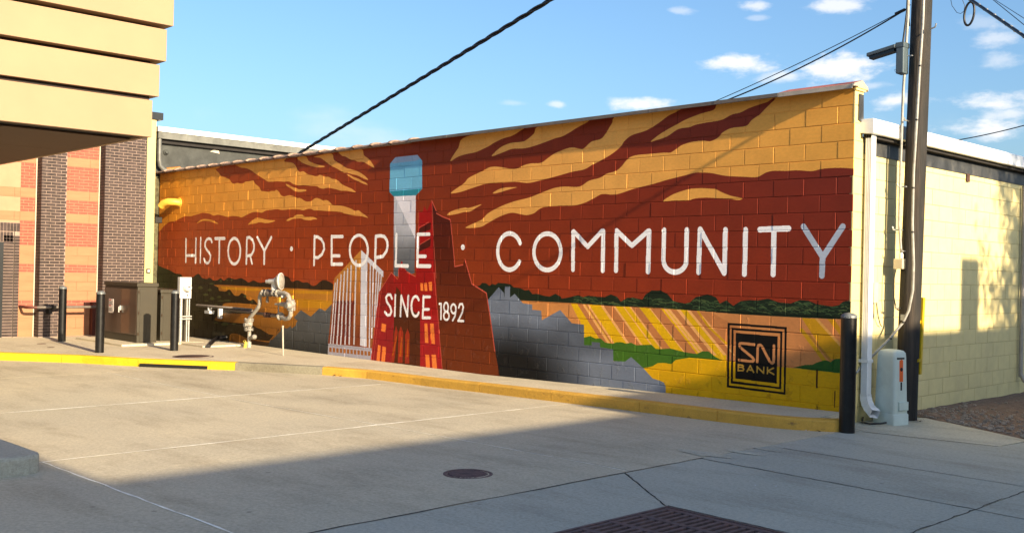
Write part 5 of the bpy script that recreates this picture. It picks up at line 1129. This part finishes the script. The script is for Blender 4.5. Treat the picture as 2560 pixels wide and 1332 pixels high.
# storm drain grate
gr = thing('storm_drain', (1.8, -5.6, 0), 'large square iron storm drain grate in the foreground', 'drain grate')
X0, X1, Y0, Y1 = 1.2, 2.42, -6.2, -4.97
fr = MB(); z1_ = .004
for q in ((X0, Y0, X0 + .03, Y1), (X1 - .03, Y0, X1, Y1), (X0 + .03, Y0, X1 - .03, Y0 + .03), (X0 + .03, Y1 - .03, X1 - .03, Y1)): fr.box(q[0] + .004, q[1] + .004, -.12, q[2] - .0, q[3] - .004, z1_)
part('frame', fr, M['iron'], gr)
part('sump', MB().add([(X0, Y0, -.115), (X1, Y0, -.115), (X1, Y1, -.115), (X0, Y1, -.115)], [(0, 1, 2, 3)]), M['void'], gr)
nx_ = 17; pw = (X1 - X0 - .10) / nx_; ys = [Y0 + .05, Y0 + .34, Y0 + .63, Y0 + .92, Y1 - .05]
ys = [Y1 - .06, Y1 - .36, Y1 - .65, Y1 - .94, Y0 + .03]
for i in range(nx_ + 1):
    x = X0 + .05 + i * pw; part('bar', MB().box(x - pw * .24, Y0 + .03, -.05, x + pw * .24, Y1 - .03, -.001), M['iron'], gr, bevel=.003)
for y in ys: part('cross_bar', MB().box(X0 + .03, y - .026, -.05, X1 - .03, y + .026, .001), M['iron'], gr, bevel=.003)

# ------------------------------------------------------------------ utility pole and what hangs on it
YP = .93
def PP(px, py, y=YP): return hit(px, py, 1, y)
pb = PP(2264, 1046); p1_ = PP(2305, 0)
pt = pb + (p1_ - pb) * 1.7
pole = thing('utility_pole', (pb.x, pb.y, 0), 'weathered wooden utility pole leaning slightly beside the cream side wall', 'utility pole')
n_ = 14; pts = [pb + (pt - pb) * (i / n_) for i in range(n_ + 1)]; pts[0] = Vector((pb.x, pb.y, -.2))
part('shaft', MB().tube(pts, [.126 - .0012 * i for i in range(n_ + 1)], 26), M['pole'], pole)
def front(px, py, off=-.15): return PP(px, py, YP + off)
c1 = [front(2272, -60), front(2270, 40), front(2258, 230), front(2252, 400), front(2248, 560), front(2253, 632)]
part('conduit', MB().tube(c1, .016, 10), M['conduit'], pole)
c2 = [front(2312, -80), front(2307, 60), front(2298, 190), front(2292, 300), front(2284, 430), front(2281, 560), front(2284, 660), front(2282, 725), front(2272, 775), front(2258, 805), front(2225, 845, -.3), front(2185, 885, -.5), front(2150, 920, -.7), front(2140, 932, -.78)]
part('conduit', MB().tube(c2, .0155, 10), M['conduit'], pole)
for (px, py) in ((2300, 165), (2292, 300), (2283, 470), (2281, 580), (2258, 805), (2225, 846)):
    q = front(px, py, -.15 if py < 800 else -.16 if py < 820 else -.3); part('conduit_band', MB().lathe(tuple(q - Vector((0, 0, .01))), [(.021, 0), (.021, .02)], n=10), M['cable'], pole)
for (px, py, ln) in ((2270, 303, .0), (2262, 467, -1), (2262, 628, 0), (2250, 575, -1), (2248, 770, 0), (2276, 140, -1), (2330, 72, 1)):
    q = front(px, py, -.12); part('step_iron', MB().tube([q + Vector((0, .02, 0)), q + Vector((.0, -.09, 0)), q + Vector((-.0, -.10, .03))] if ln == 0 else [q + Vector((-.03 * ln, .02, 0)), q + Vector((.06 * ln, -.05, 0)), q + Vector((.07 * ln, -.05, .04))], .009, 8), M['galv'], pole)
# junction box on the pole
a, b = front(2238, 672, -.16), front(2259, 647, -.16)
jb = part('junction_box', MB().box(a.x - .01, YP - .19, a.z, b.x, YP - .09, b.z), M['box_beige'], pole, bevel=.005)
part('gland', MB().lathe(tuple(front(2253, 646, -.16)), [(.025, 0), (.025, .05), (.014, .07)], n=10), M['meter_white'], jb)
part('loose_cable', MB().tube([front(2240, 672, -.18), front(2234, 700, -.2), front(2234, 740, -.2), front(2240, 770, -.17), front(2246, 775, -.14)], .008, 8), M['cable'], pole)
a, b = front(2250, 800, -.16), front(2260, 786, -.16)
part('outlet_box', MB().box(a.x, YP - .15, a.z, b.x, YP - .12, b.z), M['galv'], pole)
# yellow guard plate
a, b = PP(2289, 935, YP + .05), PP(2308, 744, YP + .05)
gd = part('guard_plate', MB().prism([(PP(2289, 935, YP + .05)), (PP(2300, 936, YP + .05)), (PP(2309, 744, YP + .05)), (PP(2298, 743, YP + .05))], (.0, .05, 0)), M['guard_yellow'], pole, bevel=.003)
for py in (804, 900): q = PP(2288, py, YP + .0); part('guard_bracket', MB().box(q.x - .03, q.y - .02, q.z - .018, q.x + .05, q.y + .06, q.z + .018), M['guard_yellow'], pole)
# floodlight
fl = thing('floodlight', tuple(front(2255, 150, -.2)), 'grey hooded floodlight fixed to the left of the pole above the gutter', 'floodlight')
a, b = front(2244, 187, -.2), front(2265, 108, -.2)
part('ballast_box', MB().box(a.x, YP - .26, a.z, b.x, YP - .12, b.z), M['fixture'], fl, bevel=.012)
part('box_lid', MB().box(a.x - .006, YP - .266, b.z - .055, b.x + .006, YP - .114, b.z + .008), M['fixture'], fl, bevel=.008)
h0, h1 = front(2244, 113, -.2), front(2173, 136, -.2)
dn_ = Vector((0, 0, -.034)); 
hd = MB().obox((h0 + h1) / 2 + Vector((0, 0, -.02)), (h0 - h1) / 2, (0, .075, 0), (0, 0, .022)); part('hood', hd, M['fixture'], fl, bevel=.008)
part('lens', MB().obox((h0 + h1) / 2 + Vector((.005, 0, -.058)), (h0 - h1) * .44, (0, .055, 0), (0, 0, .016)), M['lens'], fl)
part('hook', MB().tube([front(2243, 176, -.2) + Vector((-.02 - .015 * math.cos(t), 0, .012 * math.sin(t))) for t in np.linspace(0, 5.5, 9)], .003, 6), M['galv'], fl)
part('lead', MB().tube([front(2257, 108, -.2), front(2262, 70, -.2), front(2267, 30, -.2), front(2270, -30, -.18)], .011, 8), M['cable'], fl)
# service cables
wd = lambda P, r, n=8: MB().tube(P, r, n)
def sag(a, b, s, n=24): return [a.lerp(b, i / n) - Vector((0, 0, s * 4 * (i / n) * (1 - i / n))) for i in range(n + 1)]
# big twisted service drop over the mural: from a roof bracket behind the parapet up past the camera
ra, rb_ = hit(738, 389, 1, 2.6), hit(1376, 0, 1, .7)
ext = ra + (rb_ - ra) * 1.6
main = sag(ra, ext, .0, 200)
tw = thing('twisted_service_cable', tuple(ra), 'thick twisted black service cable crossing the sky above the mural', 'cable')
for ph in (0, 2.09, 4.19):
    part('strand', MB().tube([p + Vector((0, math.cos(i * .42 + ph), math.sin(i * .42 + ph))) * .023 for i, p in enumerate(main)], .019, 6), M['cable'], tw)
part('anchor_loop', MB().tube([ra + Vector((0, 0, .0)), ra + Vector((-.15, .1, -.12)), ra + Vector((-.3, .2, -.3))], .012, 6).tube([ra, ra + Vector((.05, .2, -.5))], .01, 6), M['cable'], tw)
e0, e1_ = front(2268, 22, -.12), hit(1782, 250, 1, .5)
far_ = e1_ + (e1_ - e0) * .25
sc = thing('paired_service_cable', tuple(e0), 'pair of black cables strung from the pole down to the mural building roof', 'cable')
part('cable', MB().tube(sag(e0, far_, .12), .0095, 6), M['cable'], sc); 
part('wire', MB().tube([p + Vector((0, 0, .045 * math.sin(min(i, 24) / 24 * 3.14) + .004)) for i, p in enumerate(sag(e0, far_, .10))], .0055, 6), M['cable'], sc)
part('dead_end', MB().tube([e0.lerp(e1_, .01), e0.lerp(e1_, .055)], .02, 8), M['cable'], sc)
part('pigtail', MB().tube([front(2268, 26, -.12), front(2272, 45, -.13), front(2274, 66, -.13)], .007, 6).tube([front(2266, 22, -.12), front(2276, 12, -.12)], .006, 6), M['cable'], sc)
# right-hand lines
def line(name, a, b, r, label, cat='cable', tone='cable', sg=.02):
    return single(name, MB().tube(sag(a, b, sg, 16), r, 6), M[tone], tuple(a), label, cat)
hv = thing('lashed_overhead_cable', tuple(hit(2400, -10, 1, .6)), 'thick lashed cable with a slack coil at the upper right', 'cable')
a, b = hit(2395, -22, 1, .4), hit(2600, 118, 1, -1.2)
part('cable', MB().tube(sag(a, b, .0, 12), .016, 8), M['cable'], hv)
part('sheath', MB().tube([p_ + Vector((0, 0, .016 * math.sin(i * 2.2))) for i, p_ in enumerate(sag(a, b, .0, 30))], .01, 6), M['conduit'], hv)
cc = hit(2423, 35, 1, .25); part('coil', MB().tube([cc + Vector((.052 * math.cos(t) + .012 * math.sin(t), 0, .125 * math.sin(t))) for t in np.linspace(0, 6.283, 30)], .0125, 8), M['cable'], hv)
part('slack_loop', MB().tube([hit(2376, -5, 1, .3), hit(2380, 15, 1, .3), hit(2392, 32, 1, .3), hit(2402, 35, 1, .3), hit(2410, 28, 1, .3), hit(2412, 15, 1, .3), hit(2404, -5, 1, .3)], .003, 6), M['cable'], hv)
line('thin_overhead_wire', hit(2470, -10, 1, 2), hit(2600, 95, 1, 1), .005, 'thin wire at the upper right, upper of the two fine ones', sg=0)
line('thin_overhead_wire', hit(2440, -30, 1, 2), hit(2600, 72, 1, .8), .004, 'thin wire at the upper right, nearest the lashed cable', sg=0)
line('distant_wire', hit(2330, 360, 1, 14), hit(2600, 303, 1, 12), .012, 'thin distant wire above the far end of the white gutter', sg=.05)

# telecom pedestal
pd = thing('telecom_pedestal', (.286, .44, 0), 'pale grey green plastic utility pedestal beside the wooden pole', 'utility pedestal')
def rrect(cx_, cy_, w, d, r, n=5):
    P = []
    for (sx, sy, a0) in ((1, 1, 0), (-1, 1, 90), (-1, -1, 180), (1, -1, 270)):
        for k_ in range(n): a = R(a0 + 90 * k_ / (n - 1)); P.append((cx_ + sx * (w - r) + r * math.cos(a), cy_ + sy * (d - r) + r * math.sin(a)))
    return P
def loft(levels, cx_, cy_):
    m = MB(); rings = [[(x, y, z) for x, y in rrect(cx_, cy_, w, d, r)] for (z, w, d, r) in levels]; n = len(rings[0])
    m.add([v for rg_ in rings for v in rg_], [(i * n + j, i * n + (j + 1) % n, (i + 1) * n + (j + 1) % n, (i + 1) * n + j) for i in range(len(rings) - 1) for j in range(n)], True)
    m.add(rings[-1], [tuple(range(n))]); return m
CX, CY = .286, .44
part('base', loft([(-.02, .158, .128, .02), (.12, .155, .125, .02), (.13, .150, .12, .02)], CX, CY), M['pedestal'], pd)
part('cover', loft([(.125, .148, .118, .03), (.30, .144, .114, .03), (.77, .134, .108, .04), (.825, .131, .104, .045), (.85, .115, .09, .05), (.86, .07, .05, .04)], CX, CY), M['pedestal'], pd)
xf = CX + .1375
lb = part('orange_sticker', MB().prism([(xf + .003, CY - .03, .50), (xf + .003, CY + .028, .50), (xf - .002, CY + .028, .74), (xf - .002, CY + .006, .755), (xf - .002, CY - .03, .74)], (.002, 0, 0)), M['orange'], pd)
part('emblem', MB().lathe((xf + .003, CY, .64), [(.022, 0), (.022, .003), (.014, .0035)], (1, 0, 0), 16), M['ink'], lb); part('tag', MB().box(xf + .0, CY - .012, .40, xf + .006, CY + .012, .495), M['ink'], pd)
part('handle', MB().box(xf - .012, CY - .07, .755, xf + .0, CY + .05, .775), M['cable'], pd); part('latch_block', MB().box(xf, CY - .05, .17, xf + .03, CY + .10, .27), M['pedestal'], pd, bevel=.006); pd.rotation_euler.z = R(-15)
# black flexible pipe from the pedestal foot; small box and leads on the side wall
single('ground_hose', MB().tube([(.02, .30, .05), (.10, .12, .02), (.24, .02, .03), (.34, .06, .04), (.38, .14, .05)], .011, 8), M['cable'], (.1, .1, 0), 'black hose curling at the foot of the pedestal', 'hose')
a = hit(2187, 757, 0, .06); b = hit(2197, 706, 0, .06)
wb = thing('wall_box', (.0, a.y, a.z), 'small beige service box on the cream side wall by the downspout', 'service box')
part('box', MB().box(.004, a.y, a.z, .05, b.y + .02, b.z), M['box_beige'], wb, bevel=.004)
part('backplate', MB().box(.002, a.y - .05, a.z + .0, .02, a.y - .012, b.z - .01), mat('brown_plate', (120, 96, 52), .6, var=.2), wb)
part('drop_pipe', MB().tube([(.02, a.y - .0, a.z), (.02, a.y - .0, .12)], .012, 8), M['box_beige'], wb)
part('lead', MB().tube([(.03, a.y + .04, a.z), (.04, a.y + .02, a.z - .12), (.04, a.y + .0, a.z - .2)], .006, 6).tube([(.03, a.y + .1, a.z), (.05, a.y + .11, a.z - .16), (.04, a.y + .19, a.z - .26), (.03, a.y + .25, a.z - .28)], .006, 6), M['cable'], wb)
q = hit(2421, 418, 0, .015); part('flashing_vent', MB().box(.012, q.y - .05, 3.02, .02, q.y + .05, 3.13), M['rust'], bld)
q = hit(2556, 700, 0, .05); part('side_conduit', MB().tube([(.05, q.y, .25), (.05, q.y, 3.1)], .03, 10).tube([(.05, q.y, .3), (.1, q.y, .2), (.16, q.y, .17)], .03, 10), M['white_dirty'], bld)

# litter and leaf scraps
def litter(px, py, zf, r, label, mt, cat, n=7):
    p = gnd(px, py, zf); m = MB()
    for i in range(n):
        x, y = p.x + random.gauss(0, r), p.y + random.gauss(0, r * .6); s_ = random.uniform(.2, .6) * r; u = Vector((random.gauss(0, 1), random.gauss(0, 1), random.uniform(-.5, .5))).normalized() * s_; v = Vector((-u.y, u.x, random.uniform(0, .5) * s_)) * .7; c = Vector((x, y, p.z + .012 + abs(u.z)))
        m.add([c - u, c + v, c + u, c - v], [(0, 1, 2, 3)])
    single('litter', m, mt, tuple(p), label, cat)
litter(843, 940, Gz, .05, 'dark clump of leaves in the gutter below the mural church', M['litter'], 'leaf litter')
litter(2050, 1079, Gz, .035, 'dark leaf scraps at the kerb end near the tall bollard', M['litter'], 'leaf litter')
litter(2018, 1078, Gz, .025, 'pale scrap at the kerb end left of the dark leaves', M['papers'], 'scrap', 4)
litter(1893, 1217, Gz, .02, 'single pale paper scrap on the shaded slab', M['papers'], 'scrap', 3); litter(1940, 1217, Gz, .022, 'pair of pale paper scraps on the shaded slab', M['papers'], 'scrap', 3)
litter(2190, 1050, Gz, .06, 'brown leaves drifted round the foot of the downspout', M['litter'], 'leaf litter', 16)
litter(2212, 1060, Gz, .05, 'pale debris against the pedestal base', M['papers'], 'scrap', 4)
litter(2272, 1052, Gz, .07, 'dark leaves round the foot of the wooden pole', M['litter'], 'leaf litter', 18)
